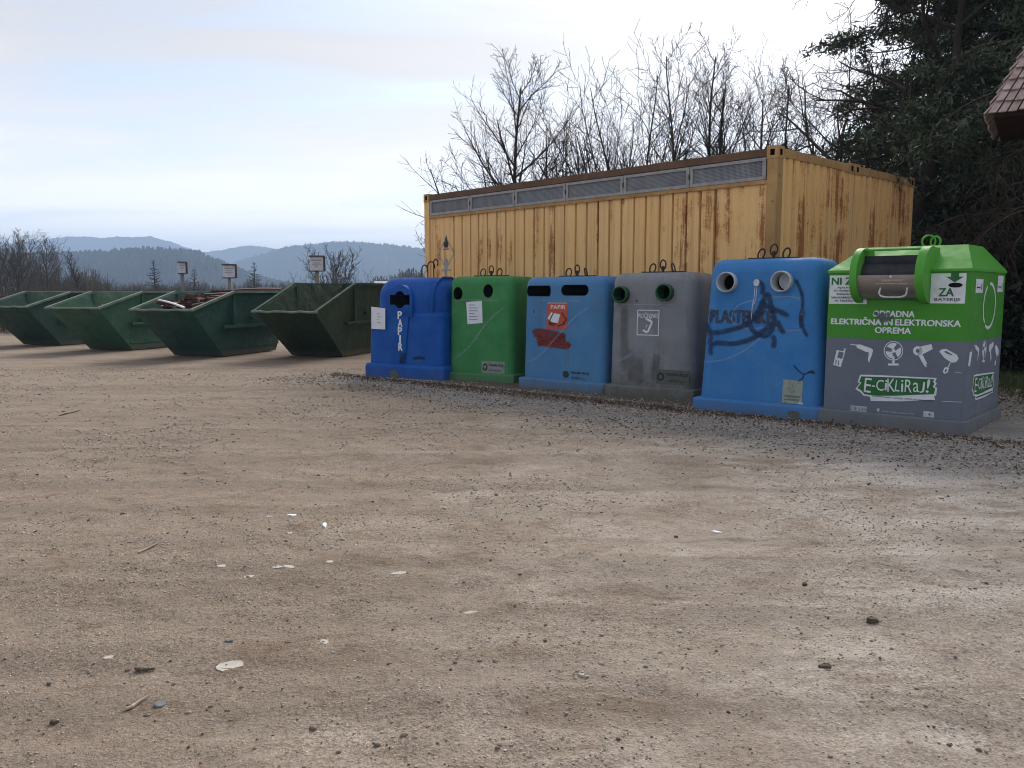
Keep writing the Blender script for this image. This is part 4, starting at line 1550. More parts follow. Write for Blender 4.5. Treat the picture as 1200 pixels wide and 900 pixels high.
# hooked lifting rods
b = MB()
for i, (x, hgt, lean_) in enumerate(((.02, .20, .02), (.15, .26, .06), (.28, .30, -.03))):
    b = MB()
    z0 = H - .02
    pts = [(x, 0, z0), (x, 0, z0 + hgt)] + [(x + .055 + .055 * math.cos(R(180 - k * 22.5)), lean_ * k / 8, z0 + hgt + .07 * math.sin(R(180 - k * 22.5))) for k in range(1, 11)]
    b.tube(pts, .013, 6)
    b.build('lifting_hook', [M['rod']], t, smooth=True)

# ---- e-waste container: grey body, green roof, drum hatch
B = G(1130.5, 511.4)
ea, ew, ed = R(-42), 1.60, 1.72
A = B - Vector((math.cos(ea), math.sin(ea), 0)) * ew
mid = (A + B) / 2 + Vector((-math.sin(ea), math.cos(ea), 0)) * ed / 2
t = thing('recycling_bin', 'grey and bright green electrical waste container with drum hatch, nearest the camera', 'recycling bin', (mid.x, mid.y, -.01), ea, 'recycling bins lined up before the container')
W2, D2 = ew / 2 - .045, ed / 2 - .05
PZ, BZ, EZ, RZ = .165, 1.02, 1.78, 2.085
b = MB()
b.box(-ew / 2, ew / 2, -ed / 2, ed / 2, 0, PZ)
pln = b.build('plinth', [M['ebox_plinth']], t)
md = pln.modifiers.new('soft', 'BEVEL')
md.width, md.segments = .012, 2
pb = Plane((0, -ed / 2, 0), (1, 0, 0), (0, 0, 1))
pb.shape([circ(*pb.px(t, *q), .012, .012, 8) for q in ((976, 492), (976, 496.5), (998, 494), (998, 498.5))], 'bolt_hole', M['black'], pln, .0035)
ib = MB()
for x in (-W2, W2):
    pass
b = MB()
b.box(-W2, W2, -D2, D2, PZ + .001, BZ)
b.build('lower_body', [M['ebox_grey']], t)
b = MB()
b.box(-W2, W2, -D2, D2, BZ + .001, EZ)
b.build('upper_body', [M['ebox_green2']], t)
ex, ey = W2 + .012, D2 + .012
ix0, ix1, iy0, iy1 = -W2 + .24, W2 - .15, -D2 + .45, D2 - .50
b = MB()
b.add([(-ex, -ey, EZ + .001), (ex, -ey, EZ + .001), (ex, ey, EZ + .001), (-ex, ey, EZ + .001), (-ex, -ey, EZ + .03), (ex, -ey, EZ + .03), (ex, ey, EZ + .03), (-ex, ey, EZ + .03),
       (ix0, iy0, RZ), (ix1, iy0, RZ), (ix1, iy1, RZ), (ix0, iy1, RZ)],
      [(3, 2, 1, 0), (0, 1, 5, 4), (1, 2, 6, 5), (2, 3, 7, 6), (3, 0, 4, 7), (4, 5, 9, 8), (5, 6, 10, 9), (6, 7, 11, 10), (7, 4, 8, 11), (8, 9, 10, 11)])
rf = b.build('roof', [M['ebox_green']], t)
# hatch
pf = Plane((0, -D2, 0), (1, 0, 0), (0, 0, 1))
hx0 = pf.px(t, 1004, 325)[0] + .085
hx1 = pf.px(t, 1085, 325)[0] + .02
hz, hr_, cy = 1.745, .315, -D2 + .04
b = MB()
for x0, x1 in ((hx0 - .075, hx0), (hx1 - .06, hx1 + .03)):
    b = MB()
    n = 26
    pol = [(hr_ * math.cos(R(a)), hr_ * math.sin(R(a))) for a in np.linspace(75, 275, n)] + [(hr_ * .85, -hr_ * .995), (hr_ * .85, hr_ * .97)]
    Mx = Matrix(((0, 0, 1, x0), (1, 0, 0, cy), (0, 1, 0, hz), (0, 0, 0, 1)))
    b.prism(pol, Mx, x1 - x0)
    ck = b.build('hatch_cheek', [M['ebox_green']], t, smooth=True, angle=30)
b = MB()
r2 = hr_ - .035
n = 18


def drum(a_from, a_to, r, name, mat, parent):
    b = MB()
    vs, fs = [], []
    an = np.linspace(a_from, a_to, n)
    for a in an:
        vs += [(hx0 + .001, cy + r * math.cos(R(a)), hz + r * math.sin(R(a))), (hx1 - .001, cy + r * math.cos(R(a)), hz + r * math.sin(R(a))),
               (hx0 + .001, cy + (r - .012) * math.cos(R(a)), hz + (r - .012) * math.sin(R(a))), (hx1 - .001, cy + (r - .012) * math.cos(R(a)), hz + (r - .012) * math.sin(R(a)))]
    for i in range(n - 1):
        o = i * 4
        fs += [(o, o + 1, o + 5, o + 4), (o + 2, o + 6, o + 7, o + 3), (o, o + 4, o + 6, o + 2), (o + 1, o + 3, o + 7, o + 5)]
    fs += [(0, 2, 3, 1), (n * 4 - 4, n * 4 - 3, n * 4 - 1, n * 4 - 2)]
    b.add(vs, fs)
    return b.build(name, [mat], parent, smooth=True, angle=40)


flap = drum(180, 262, r2, 'hatch_flap', M['steel'], t)
drum(118, 179, r2 - .12, 'hatch_drum', M['darksteel'], t)
b = MB()
b.box(hx0 + .001, hx1 - .001, cy - .06, cy - .04, hz - .02, hz + r2 - .06)
b.build('hatch_liner', [M['darksteel']], t)
b = MB()
b.box(hx0 + .001, hx1 - .001, cy - r2 * .30, cy + .05, hz + hr_ - .035, hz + hr_ - .02)
b.build('hatch_hood', [M['ebox_green']], t)
# handle and faint print on the flap
pt = Plane((0, cy - r2 * .90, 0), (1, 0, 0), (0, .35, 1))
hm_ = (hx0 + hx1) / 2 + .05
b = MB()
zb = hz - .19
pts = [(hm_ - .14, cy - r2 * .84, zb + .05)] + [(hm_ - .145 * math.copysign(abs(math.cos(R(q))) ** .55, math.cos(R(q))), cy - r2 * .95, zb - .065 * math.sin(R(q)) ** .7 + .01) for q in range(8, 173, 12)] + [(hm_ + .14, cy - r2 * .84, zb + .05)]
b.tube([(p.x, p.y, p.z) for p in [Vector((*Vector(q).xy, q[2])) for q in pts]], .010, 8)
b.build('handle', [M['greyprint']], flap, smooth=True)
ptf = Plane((0, cy - r2 * 1.003, hz), (1, 0, 0), (0, .28, 1))
ptf.text('ODPRI POKROV', 'lettering', M['greyprint'], flap, hm_, -.065, width=.22, height=.022, off=.009)
ptf.text('IN VSTAVI APARATE V ZABOJNIK', 'lettering', M['greyprint'], flap, hm_, -.105, width=.33, height=.018, off=.012)
ptf.shape([circ(hm_ - .02, -.02, .016, .016, 10)], 'print_mark', M['greyprint'], flap, .004)
# upper panels
a0, c0 = pf.px(t, 970, 356)
a1, c1 = pf.px(t, 1005, 322.5)
c1 = min(c1, EZ - .006)
a0 = max(a0, -W2 + .012)
la = pf.shape([[(a0, c0), (hx0 - .058 + .10, c0), (hx0 - .058 + .10, c1), (a0, c1)]], 'left_label', M['white'], t, .003)
sh = c1 - c0
pf.text('NI ZA', 'lettering', M['deep_green'], la, a0 + .185, c0 + sh * .80, width=.32, height=sh * .24, bold=.045, off=.006)
for k, (s, ww) in enumerate((('SIJALKE,', .16), ('TV, MONITORJE', .25), ('ZDRAVILA,', .18), ('NEKOSOVNE KOVINE', .29), ('IN TEKSTIL!', .21))):
    pf.text(s, 'lettering', M['black'], la, a0 + .175, c0 + sh * (.565 - .113 * k), width=ww, height=sh * .068, bold=.03, off=.006)
a0, c0 = pf.px(t, 1091.5, 355.5)
a1, c1 = pf.px(t, 1133, 320)
a0 = hx1 + .035
a1, c1 = min(a1, W2 - .012), min(c1, EZ - .006)
lb_ = pf.shape([[(a0, c0), (a1, c0), (a1, c1), (a0, c1)]], 'battery_label', M['white'], t, .003)
sw, sh = a1 - a0, c1 - c0
pf.text('ZA', 'lettering', M['deep_green'], lb_, a0 + sw * .46, c0 + sh * .375, width=sw * .42, height=sh * .26, bold=.045, off=.006)
pf.text('BATERIJE', 'lettering', M['black'], lb_, a0 + sw * .5, c0 + sh * .12, width=sw * .74, height=sh * .12, bold=.01, off=.006)
ax, az = a0 + sw * .68, c0 + sh * .84
pf.shape([[(ax - .04, az + .06), (ax - .04, az + .015), (ax - .085, az + .015), (ax, az - .045), (ax + .085, az + .015), (ax + .04, az + .015), (ax + .04, az + .06)]], 'down_arrow', M['deep_green'], lb_, .006)
pf.shape([circ(ax + .01, c0 + sh * .61, .070, .026, 20)], 'battery_slot', M['hole_shade'], lb_, .007)
# main lettering
for s, (x0, y0), (x1, y1) in (('ODPADNA', (1023, 370), (1072, 365.5)), ('ELEKTRIČNA', (974.3, 375.6), (1033, 376.2)), ('IN', (1036.5, 377.4), (1046, 377.6)), ('ELEKTRONSKA', (1049.5, 377.7), (1126, 379.3)), ('OPREMA', (1025.5, 387), (1067.5, 387.5))):
    aa, cc = pf.px(t, x0, y0)
    ab, cb_ = pf.px(t, x1, y1)
    pf.text(s, 'lettering', M['white'], t, (aa + ab) / 2, (cc + cb_) / 2, width=ab - aa, height=.068 if 'Č' not in s else .088, bold=.055, off=.003)
pf.ribbon([[pf.px(t, x, y) for x, y in pa] for pa in ([(1022, 366), (1034, 369), (1044, 367)], [(1026, 371), (1040, 373), (1048, 371)], [(1030, 375), (1044, 376)])], .05, 'rubbed_paint', M['spray_grey'], t, .006)


def z8(x, y):
    return 960 + x / 1200 * 220, 390 + y / 709 * 130


def icons(pl_, T, parent, mat, dark, side=False):
    """phone, drill, fan, hair dryer, mixer; T maps enlarged-photo units to the face"""
    def S(*polys):
        return [[T(*p) for p in q] for q in polys]

    def E(cx, cy, rx, ry, n=18):
        return [(cx + rx * math.cos(2 * math.pi * i / n), cy + ry * math.sin(2 * math.pi * i / n)) for i in range(n)]
    o = pl_.shape(S([(90, 205), (112, 110), (155, 118), (160, 100), (170, 100), (165, 128), (138, 218)]), 'phone_icon', mat, parent, .003)
    if not side:
        pl_.shape(S([(116, 158), (127, 118), (158, 126), (147, 168)], [(103, 200), (107, 172), (113, 173), (109, 202)], [(120, 206), (124, 176), (129, 177), (125, 208)]), 'phone_screen', dark, o, .0055)
    pl_.shape(S([(200, 70), (240, 76), (240, 82), (200, 76)], [(240, 75), (262, 74), (330, 98), (345, 108), (338, 140), (322, 180), (322, 195), (312, 175), (318, 125), (300, 122), (240, 95)]), 'drill_icon', mat, parent, .003)
    blades = []
    for k in range(3):
        c0_ = R(90 + 120 * k + 15)
        bl = [(475 + 10 * math.cos(c0_), 115 - 10 * math.sin(c0_))]
        for j in range(8):
            aa_ = c0_ - R(42) + R(84) * j / 7
            bl.append((475 + 50 * math.cos(aa_), 115 - 50 * math.sin(aa_)))
        blades.append(bl)
    rings = []
    for i in range(28):
        x0_, x1_ = 2 * math.pi * i / 28, 2 * math.pi * (i + 1) / 28
        rings.append([(475 + r_ * math.cos(a_), 115 + r_ * math.sin(a_)) for r_, a_ in ((57, x0_), (57, x1_), (62, x1_), (62, x0_))])
    pl_.shape(S(*blades, *rings, E(475, 115, 12, 12), [(469, 150), (481, 150), (483, 195), (467, 195)], [(440, 196), (508, 196), (508, 209), (440, 209)]), 'fan_icon', mat, parent, .003)
    o = pl_.shape(S(E(630, 115, 30, 30), [(645, 88), (718, 72), (726, 104), (660, 138), (690, 195), (684, 205), (688, 218), (680, 218), (668, 205), (632, 140)]), 'dryer_icon', mat, parent, .003)
    if not side:
        pl_.shape(S(E(630, 115, 12, 12)), 'dryer_fan', dark, o, .0055)
    o = pl_.shape(S([(768, 120), (782, 106), (810, 102), (880, 140), (892, 165), (875, 188), (845, 190), (800, 160)], [(835, 190), (842, 190), (828, 222), (822, 220)],
                    [(815, 218), (830, 226), (822, 255), (800, 262), (790, 250), (800, 224)]), 'mixer_icon', mat, parent, .003)
    if not side:
        pl_.shape(S([(800, 118), (815, 116), (852, 138), (848, 144), (805, 128)], [(806, 232), (818, 234), (812, 250), (802, 252)]), 'mixer_slot', dark, o, .0055)


icons(pf, lambda x, y: pf.px(t, *z8(x, y)), t, M['white'], M['ebox_grey'])


def banner(pl_, T, parent, small=False):
    o = pl_.shape([[T(*p) for p in ((232, 358), (262, 320), (245, 318), (262, 268), (330, 268), (500, 276), (740, 288), (752, 290), (742, 312), (752, 322), (740, 345), (755, 352), (748, 400), (735, 405), (742, 430), (720, 428), (530, 438), (330, 436), (325, 408), (285, 402), (262, 378), (235, 362))]], 'banner', M['white'], parent, .003)
    pl_.shape([[T(*p) for p in ((245, 352), (272, 318), (258, 312), (270, 278), (500, 286), (738, 297), (728, 312), (738, 324), (726, 345), (742, 356), (734, 392), (560, 398), (480, 402), (370, 402), (290, 392), (270, 368))]], 'banner_field', M['deep_green'], o, .0055)
    letters = (('E', 312, 335, 44, 92), ('-', 348, 340, 20, 8), ('C', 390, 335, 48, 70), ('i', 428, 335, 14, 66), ('K', 462, 335, 50, 84), ('L', 503, 338, 30, 72), ('i', 532, 340, 14, 78), ('R', 572, 340, 46, 80), ('a', 620, 348, 38, 62), ('J', 660, 348, 30, 72), ('!', 697, 340, 20, 86))
    for k, (ch, x, y, ww, hh) in enumerate(letters):
        p0, p1 = T(x - ww / 2, y), T(x + ww / 2, y)
        q0, q1 = T(x, y - hh / 2), T(x, y + hh / 2)
        a_, c_ = T(x, y)
        pl_.text(ch, 'letter', M['white'], o, a_, c_, width=abs(p1[0] - p0[0]), height=abs(q1[1] - q0[1]), bold=.0, off=.008, rot=(-.05, 0, .04, -.03, .05, -.08, .03, -.02, .05, -.06, -.1)[k])
    p0, p1 = T(342, 420), T(725, 418)
    if not small:
        pl_.text('E-ODPADKE LOČUJ, LEPO SE OBNAŠAJ', 'lettering', M['black'], o, (p0[0] + p1[0]) / 2, (p0[1] + p1[1]) / 2, width=p1[0] - p0[0], height=.020, bold=.03, off=.0055)
    else:
        pl_.shape([[(p0[0], p0[1] - .008), (p1[0], p1[1] - .008), (p1[0], p1[1] + .008), (p0[0], p0[1] + .008)]], 'print_line', M['black'], o, .0055)


banner(pf, lambda x, y: pf.px(t, *z8(x, y)), t)
for k, ch in enumerate('ZEOS'):
    a, c = pf.px(t, *z8(213 + 26 * k, 482 + 2.4 * k))
    o = pf.shape([[(a - .021, c - .033), (a + .021, c - .033), (a + .021, c + .033), (a - .021, c + .033)]], 'logo_block', M['greyprint'], t, .003)
    pf.text(ch, 'letter', M['ebox_grey'], o, a, c, width=.026, height=.042, bold=.03, off=.0055)
a, c = pf.px(t, *z8(378, 494))
pf.shape([[(a - .018, c + .018), (a + .018, c + .018), (a + .006, c - .02), (a - .006, c - .02)]], 'small_mark', M['greyprint'], t, .003)
p0, p1 = pf.px(t, *z8(402, 502)), pf.px(t, *z8(605, 520))
pf.text('Projekt podpira sklad za okolje', 'lettering', M['greyprint'], t, (p0[0] + p1[0]) / 2, (p0[1] + p1[1]) / 2, width=p1[0] - p0[0], height=.020, off=.003)
a, c = pf.px(t, *z8(700, 521))
o = pf.shape([[(a - .055, c - .032), (a + .055, c - .032), (a + .055, c + .032), (a - .055, c + .032)]], 'flag_block', M['greyprint'], t, .003)
pf.shape([circ(a + .01, c, .014, .014, 10)], 'flag_mark', M['ebox_grey'], o, .0055)
for (x0, y0), (x1, y1) in (((865, 250), (910, 257)), ((785, 438), (915, 443))):
    p0, p1 = pf.px(t, *z8(x0, y0)), pf.px(t, *z8(x1, y1))
    pf.shape([[(p0[0], p0[1] - .003), (p1[0], p1[1] - .003), (p1[0], p1[1] + .003), (p0[0], p0[1] + .003)]], 'film_seam', M['greyprint'], t, .0025)
# right-hand side face
ps = Plane((W2, 0, 0), (0, 1, 0), (0, 0, 1))
rg = circ(.08, 1.40, .30, .27, 30)
inn = circ(.08, 1.40, .265, .235, 30)
ps.shape([[rg[i], rg[(i + 1) % 30], inn[(i + 1) % 30], inn[i]] for i in range(30) if i not in (8, 9, 19)], 'ring_emblem', M['white'], t, .003)
for (y0, y1, z0, z1) in ((-.60, -.28, 1.55, 1.70), (.42, .70, 1.56, 1.75)):
    o = ps.shape([[(y0, z0), (y1, z0), (y1, z1), (y0, z1)]], 'small_sticker', M['white'], t, .003)
    ps.shape([[(y0 + .04, z0 + .05), (y1 - .12, z0 + .05), (y1 - .12, z0 + .065), (y0 + .04, z0 + .065)], [(y1 - .08, z0 + .03), (y1 - .05, z0 + .03), (y1 - .05, z0 + .10), (y1 - .08, z0 + .10)]], 'print_line', M['black'], o, .0055)
icons(ps, lambda x, y: (-.72 + (x - 90) / 800 * 1.42, .98 - (y - 70) / 190 * .30), t, M['white'], M['ebox_grey'], True)
banner(ps, lambda x, y: (-.50 + (x - 232) / 523 * 1.05, .64 - (y - 268) / 170 * .30), t, True)
# lifting rings of green rod
for i, (x, rr, tw) in enumerate(((-.03, .072, .5), (.045, .064, -.4))):
    b = MB()
    c_ = Vector(((ix0 + ix1) / 2 + .08 + x, 0, RZ + rr * .93))
    b.tube([c_ + Vector((rr * math.cos(a) * math.cos(tw), rr * math.cos(a) * math.sin(tw), rr * math.sin(a))) for a in np.linspace(0, 2 * math.pi, 28)[:-1]], .012, 6, closed=True)
    b.build('lifting_ring', [M['ebox_green']], t, smooth=True)
b = MB()
b.box((ix0 + ix1) / 2 - .04, (ix0 + ix1) / 2 + .22, -.05, .05, RZ + .001, RZ + .018)
b.build('lifting_plate', [M['ebox_green']], t)


# ------------------------------------------------------------------ notice boards behind the skips
def notice_board(label, px, ytop, ybot, w, d, yaw, side):
    base = D(px, 342, d)
    zt, zb = D(px, ytop, d).z, D(px, ybot, d).z
    t = thing('notice_board', label, 'notice board', (base.x, base.y, 0), R(yaw), 'notice boards behind the skips')
    b = MB()
    b.box(-.05, .05, .0, .10, -.02, zt - .02)
    b.build('post', [M['signpost']], t)
    b = MB()
    b.box(-w / 2, w / 2, -.03, -.005, zb, zt)
    bd = b.build('board', [M['signboard']], t)
    b = MB()
    e = .022
    b.box(-w / 2 - e, w / 2 + e * 2, -.07, .03, zt + .002, zt + .035)
    b.box(w / 2 + .002, w / 2 + e * 2.5, -.06, .03, zb - .02, zt)
    b.box(-w / 2 - e, w / 2 + .0, -.06, .0, zb - .03, zb - .002)
    b.build('frame', [M['signframe']], t)
    p_ = Plane((0, -.03, 0), (1, 0, 0), (0, 0, 1))
    h = zt - zb
    rows = [[(-w * .38, zt - h * .30), (w * .38, zt - h * .30), (w * .38, zt - h * .20), (-w * .38, zt - h * .20)]]
    for k, ww in enumerate((.30, .34, .12)):
        z = zt - h * (.45 + .14 * k)
        rows.append([(-w * ww, z - h * .03), (w * ww, z - h * .03), (w * ww, z + h * .03), (-w * ww, z + h * .03)])
    p_.shape(rows, 'print_line', M['inkgrey'], bd, .004)


notice_board('narrow white notice board on a post, leftmost, behind the lightest green skip', 214.5, 308, 320, .19, 24.0, 24, 1)
notice_board('leaning white notice board on a post behind the teal green skip', 269.5, 311, 325, .33, 23.5, 8, 1)
notice_board('square white notice board on a post behind the tallest dark green skip', 372, 301, 317, .36, 22.5, 6, 1)


# ------------------------------------------------------------------ bare trees
class Skeleton:
    """segments of a branching tree, kept as rings ready for one mesh per part"""

    def __init__(s):
        s.paths = {'trunk': [], 'crown': []}

    def mesh(s, part, name, mat, parent):
        V, F = [], []
        base = 0
        for pts, rad, n in s.paths[part]:
            P_ = np.array(pts)
            k = len(P_)
            T = np.gradient(P_, axis=0)
            T /= np.linalg.norm(T, axis=1, keepdims=True) + 1e-9
            ref = np.where(np.abs(T[:, 2:3]) > .9, np.array([[1., 0, 0]]), np.array([[0, 0, 1.]]))
            U_ = np.cross(T, ref)
            U_ /= np.linalg.norm(U_, axis=1, keepdims=True) + 1e-9
            W_ = np.cross(T, U_)
            an = np.arange(n) * 2 * np.pi / n
            ringp = P_[:, None, :] + np.array(rad)[:, None, None] * (np.cos(an)[None, :, None] * U_[:, None, :] + np.sin(an)[None, :, None] * W_[:, None, :])
            V.append(ringp.reshape(-1, 3))
            i = np.arange(k - 1)[:, None] * n + np.arange(n)[None, :]
            j = np.arange(k - 1)[:, None] * n + (np.arange(n)[None, :] + 1) % n
            F.append((np.stack([i, j, j + n, i + n], -1).reshape(-1, 4)) + base)
            base += k * n
        me = mesh_np(name, np.concatenate(V), np.concatenate(F), 4)
        me.polygons.foreach_set('use_smooth', [True] * len(me.polygons))
        return link(name, me, parent, [mat])


def grow(sk, rd, p, d, length, r0, level, maxlevel, cfg):
    """one branch as a wandering tapering path, then its own side branches"""
    n = max(3, int(cfg['seg'][level]))
    pts, rad = [p.copy()], [r0]
    d = d.normalized()
    up = cfg['up'][level]
    wob = cfg['wob'][level]
    for i in range(1, n + 1):
        d = (d + Vector((rd.gauss(0, wob), rd.gauss(0, wob), rd.gauss(0, wob) + up))).normalized()
        pts.append(pts[-1] + d * (length / n))
        rad.append(max(cfg['rmin'], r0 * (1 - .80 * i / n)))
    sk.paths['trunk' if level == 0 else 'crown'].append(([tuple(q) for q in pts], rad, (8, 5, 4, 3, 3)[level]))
    if level >= maxlevel:
        return
    cnt = cfg['cnt'][level]
    a0 = rd.uniform(0, 6.28)
    for c in range(cnt):
        t0 = cfg['from'][level]
        k = t0 + (1 - t0) * ((c + rd.random()) / cnt) ** cfg.get('pow', 1.0)
        f = k * n
        i = min(int(f), n - 1)
        q = Vector(pts[i]).lerp(Vector(pts[i + 1]), f - i)
        ax = (Vector(pts[i + 1]) - Vector(pts[i])).normalized()
        a0 += 2.4 + rd.uniform(-.5, .5)
        side = ax.orthogonal().normalized()
        side.rotate(Matrix.Rotation(a0, 3, ax))
        ang = R(cfg['ang'][level] + rd.uniform(-12, 12))
        nd = ax * math.cos(ang) + side * math.sin(ang)
        ln = length * cfg['len'][level] * (1 - cfg['shorten'][level] * k) * rd.uniform(.7, 1.15)
        rr = max(cfg['rmin'], (rad[i] * .66) * rd.uniform(.7, 1.0))
        grow(sk, rd, q, nd, ln, rr, level + 1, maxlevel, cfg)


CFG = {
    # straight leader, long ascending limbs, broad below
    'leader': dict(seg=(14, 8, 5, 3), up=(.05, .07, .05, .03), wob=(.035, .07, .11, .15), cnt=(25, 11, 6), ang=(42, 34, 40), len=(.62, .50, .45), shorten=(.70, .50, .4), rmin=.0062, **{'from': (.12, .15, .1)}),
    # vase of several stems
    'vase': dict(seg=(6, 9, 6, 3), up=(.02, .08, .06, .04), wob=(.05, .07, .12, .16), cnt=(11, 13, 6), ang=(30, 36, 42), len=(2.6, .42, .42), shorten=(.15, .5, .4), rmin=.0062, **{'from': (.25, .22, .1)}),
    # tall thin pole
    'pole': dict(seg=(16, 6, 4, 3), up=(.03, .08, .05, .03), wob=(.05, .08, .12, .15), cnt=(24, 8, 4), ang=(40, 40, 42), len=(.26, .45, .42), shorten=(.45, .5, .4), rmin=.0062, **{'from': (.22, .15, .1)}),
    # larch: many near level short limbs
    'larch': dict(seg=(12, 6, 3, 3), up=(.02, .02, -.02, 0), wob=(.015, .05, .09, .1), cnt=(46, 10, 0), ang=(78, 55, 40), len=(.36, .26, .3), shorten=(.86, .4, .4), rmin=.008, **{'from': (.10, .15, .1)}),
    # broad open crown with crooked limbs
    'oak': dict(seg=(9, 9, 6, 4), up=(.03, .02, .03, .02), wob=(.06, .13, .17, .2), cnt=(13, 11, 7), ang=(56, 48, 46), len=(.62, .48, .42), shorten=(.45, .45, .4), rmin=.007, **{'from': (.30, .2, .1)}),
}


def make_tree(kind, seed, h, r, maxlevel=3, lean=(0, 0), mat='bark', rmin=None, crown=None):
    cfg = dict(CFG[kind])
    if rmin:
        cfg['rmin'] = rmin
    sk = Skeleton()
    rd = random.Random(seed)
    hh = h * (.28 if kind == 'vase' else (.8 if kind == 'oak' else 1.0))
    grow(sk, rd, Vector((0, 0, -.1)), Vector((lean[0], lean[1], 1)), hh, r, 0, maxlevel, cfg)
    return sk


TREES = {}


def bare_tree(label, px, d, ytop, kind, seed, group, r=None, maxlevel=3, lean=(0, 0), mat='bark', rot=0.0, name='bare_tree', cat='tree', rmin=None):
    base = D(px, 342, d)
    h = CAM_H + (342 - ytop) / FOC * d
    key = (kind, seed, mat, maxlevel, lean, rmin)
    if key not in TREES:
        sk = make_tree(kind, seed, h, r or h * .016, maxlevel, lean, mat, rmin)
        t = thing(name, label, cat, (base.x, base.y, 0), rot, group)
        a = sk.mesh('trunk', 'trunk', M[mat], t)
        b = sk.mesh('crown', 'crown', M[mat], t)
        top = max(v.co.z for v in b.data.vertices)
        TREES[key] = (a, b, max(top, h * .5))
    else:
        a0_, b0_, top = TREES[key]
        t = thing(name, label, cat, (base.x, base.y, 0), rot, group)
        for o in (a0_, b0_):
            c = o.copy()
            COL.objects.link(c)
            c.parent = t
    k = h / top
    t.scale = (k, k, k)
    return t


GB = 'bare winter trees behind the container'
bare_tree('bare tree with one straight stem and wide spreading limbs, leftmost behind the container', 592, 27, 62, 'leader', 3, GB, r=.15, rot=.4)
bare_tree('low bushy bare tree just right of the straight leftmost one', 655, 28, 112, 'vase', 11, GB, r=.16, rot=1.0)
bare_tree('bare many stemmed fan shaped tree rising above the middle of the container', 735, 28, 58, 'vase', 12, GB, r=.17, rot=2.1)
bare_tree('short bare tree filling the gap left of the fan shaped one', 697, 33, 96, 'vase', 11, GB, rot=3.0)
bare_tree('slim bare pole tree leaning left, right of the fan shaped one', 806, 29, 48, 'pole', 14, GB, r=.09, lean=(-.16, 0), rot=.2)
bare_tree('bare forked tree between the fan shaped one and the leaning pole tree', 784, 31, 84, 'vase', 15, GB, rot=.6)
bare_tree('bare slim tree just left of the two ivy clad stems', 834, 29, 52, 'pole', 16, GB, r=.11)
ivy1 = bare_tree('ivy clad bare tree with dark clotted stem, left one of the pair', 852, 30, 62, 'leader', 17, GB, r=.13)
ivy2 = bare_tree('ivy clad bare tree with dark clotted stem, right one of the pair', 866, 28, 72, 'leader', 17, GB, r=.12, rot=2.2)
ivy3 = bare_tree('slim tree wrapped in a thick ivy column above the near container corner', 908, 26, 84, 'pole', 18, GB, r=.09, rot=1.2)
bare_tree('bare thin tree right beside the slim one left of the ivy stems', 884, 33, 76, 'vase', 15, GB, rot=1.9)
bare_tree('tall bare tree with level side boughs standing right of the near container corner', 958, 26, 48, 'oak', 19, GB, r=.15)
bare_tree('bare tree half hidden by the evergreen, above the end wall of the container', 1004, 28, 84, 'vase', 12, GB, rot=4.0)
bare_tree('low bare tree above the end wall, close to the evergreen boughs', 1040, 31, 118, 'vase', 11, GB, rot=5.0)
bare_tree('low bare tree above the far container corner in front of the dark evergreen', 1075, 34, 140, 'vase', 15, GB, rot=3.6)
bare_tree('low bare shrub tree behind the far left corner of the container', 548, 27, 232, 'vase', 20, GB, rot=1.0, r=.05)
bare_tree('bare bush with many slender stems right behind the square notice board', 392, 34, 284, 'vase', 22, 'bare bushes in the field', mat='bark_pale', r=.04, name='bare_bush', cat='bush', rmin=.006)
bare_tree('tangled low bare bush left of the square notice board', 352, 36, 318, 'vase', 20, 'bare bushes in the field', name='bare_bush', cat='bush', rot=2.0)
bare_tree('low bare bush right of the square notice board, before the far wood', 425, 42, 314, 'vase', 20, 'bare bushes in the field', name='bare_bush', cat='bush', rot=4.4)
GL = 'bare trees at the left edge of the field'
for px, d, yt, kind, seed, rot, lab in (
        (-14, 58, 250, 'vase', 31, .2, 'bare grey tree cut by the left edge of the photo'),
        (4, 66, 256, 'vase', 32, 1.0, 'tallest bare grey tree beside the left edge, second from it'),
        (18, 60, 268, 'leader', 33, 2.0, 'bare grey tree third from the left edge, thick with twigs'),
        (28, 70, 272, 'vase', 31, 2.6, 'bare grey tree fourth from the left edge'),
        (45, 74, 276, 'vase', 32, 3.9, 'bare grey tree in the middle of the left hand row'),
        (57, 66, 275, 'leader', 33, 4.4, 'bare grey tree with straight stem, right of the middle of the left hand row'),
        (70, 72, 289, 'vase', 31, 5.0, 'small bare grey tree near the right end of the left hand row'),
        (98, 64, 290, 'pole', 34, .0, 'lone bare tree leaning left, standing apart right of the left hand row'),
        (84, 76, 318, 'vase', 35, .9, 'small shrubby bare tree beside the lone leaning one'),
        (118, 84, 322, 'vase', 35, 2.9, 'small shrubby bare tree before the wooded hill, right of the lone leaning one')):
    bare_tree(lab, px, d, yt, kind, seed, GL, r=.12 if kind != 'pole' else .11, mat='bark_pale' if seed != 34 else 'bark', rot=rot, lean=(-.12, 0) if kind == 'pole' else (0, 0), rmin=.008 if seed != 35 else .005)
GC = 'bare larches in the field'
for px, d, yt, rot, lab in ((182, 95, 305, 0, 'bare larch left of the narrow notice board'), (228, 115, 315, 1.3, 'small bare larch between the narrow and the leaning notice boards'), (298, 90, 307, 2.2, 'bare larch right of the leaning notice board')):
    bare_tree(lab, px, d, yt, 'larch', 41, GC, r=.13, maxlevel=2, rot=rot, name='bare_larch', rmin=.016)


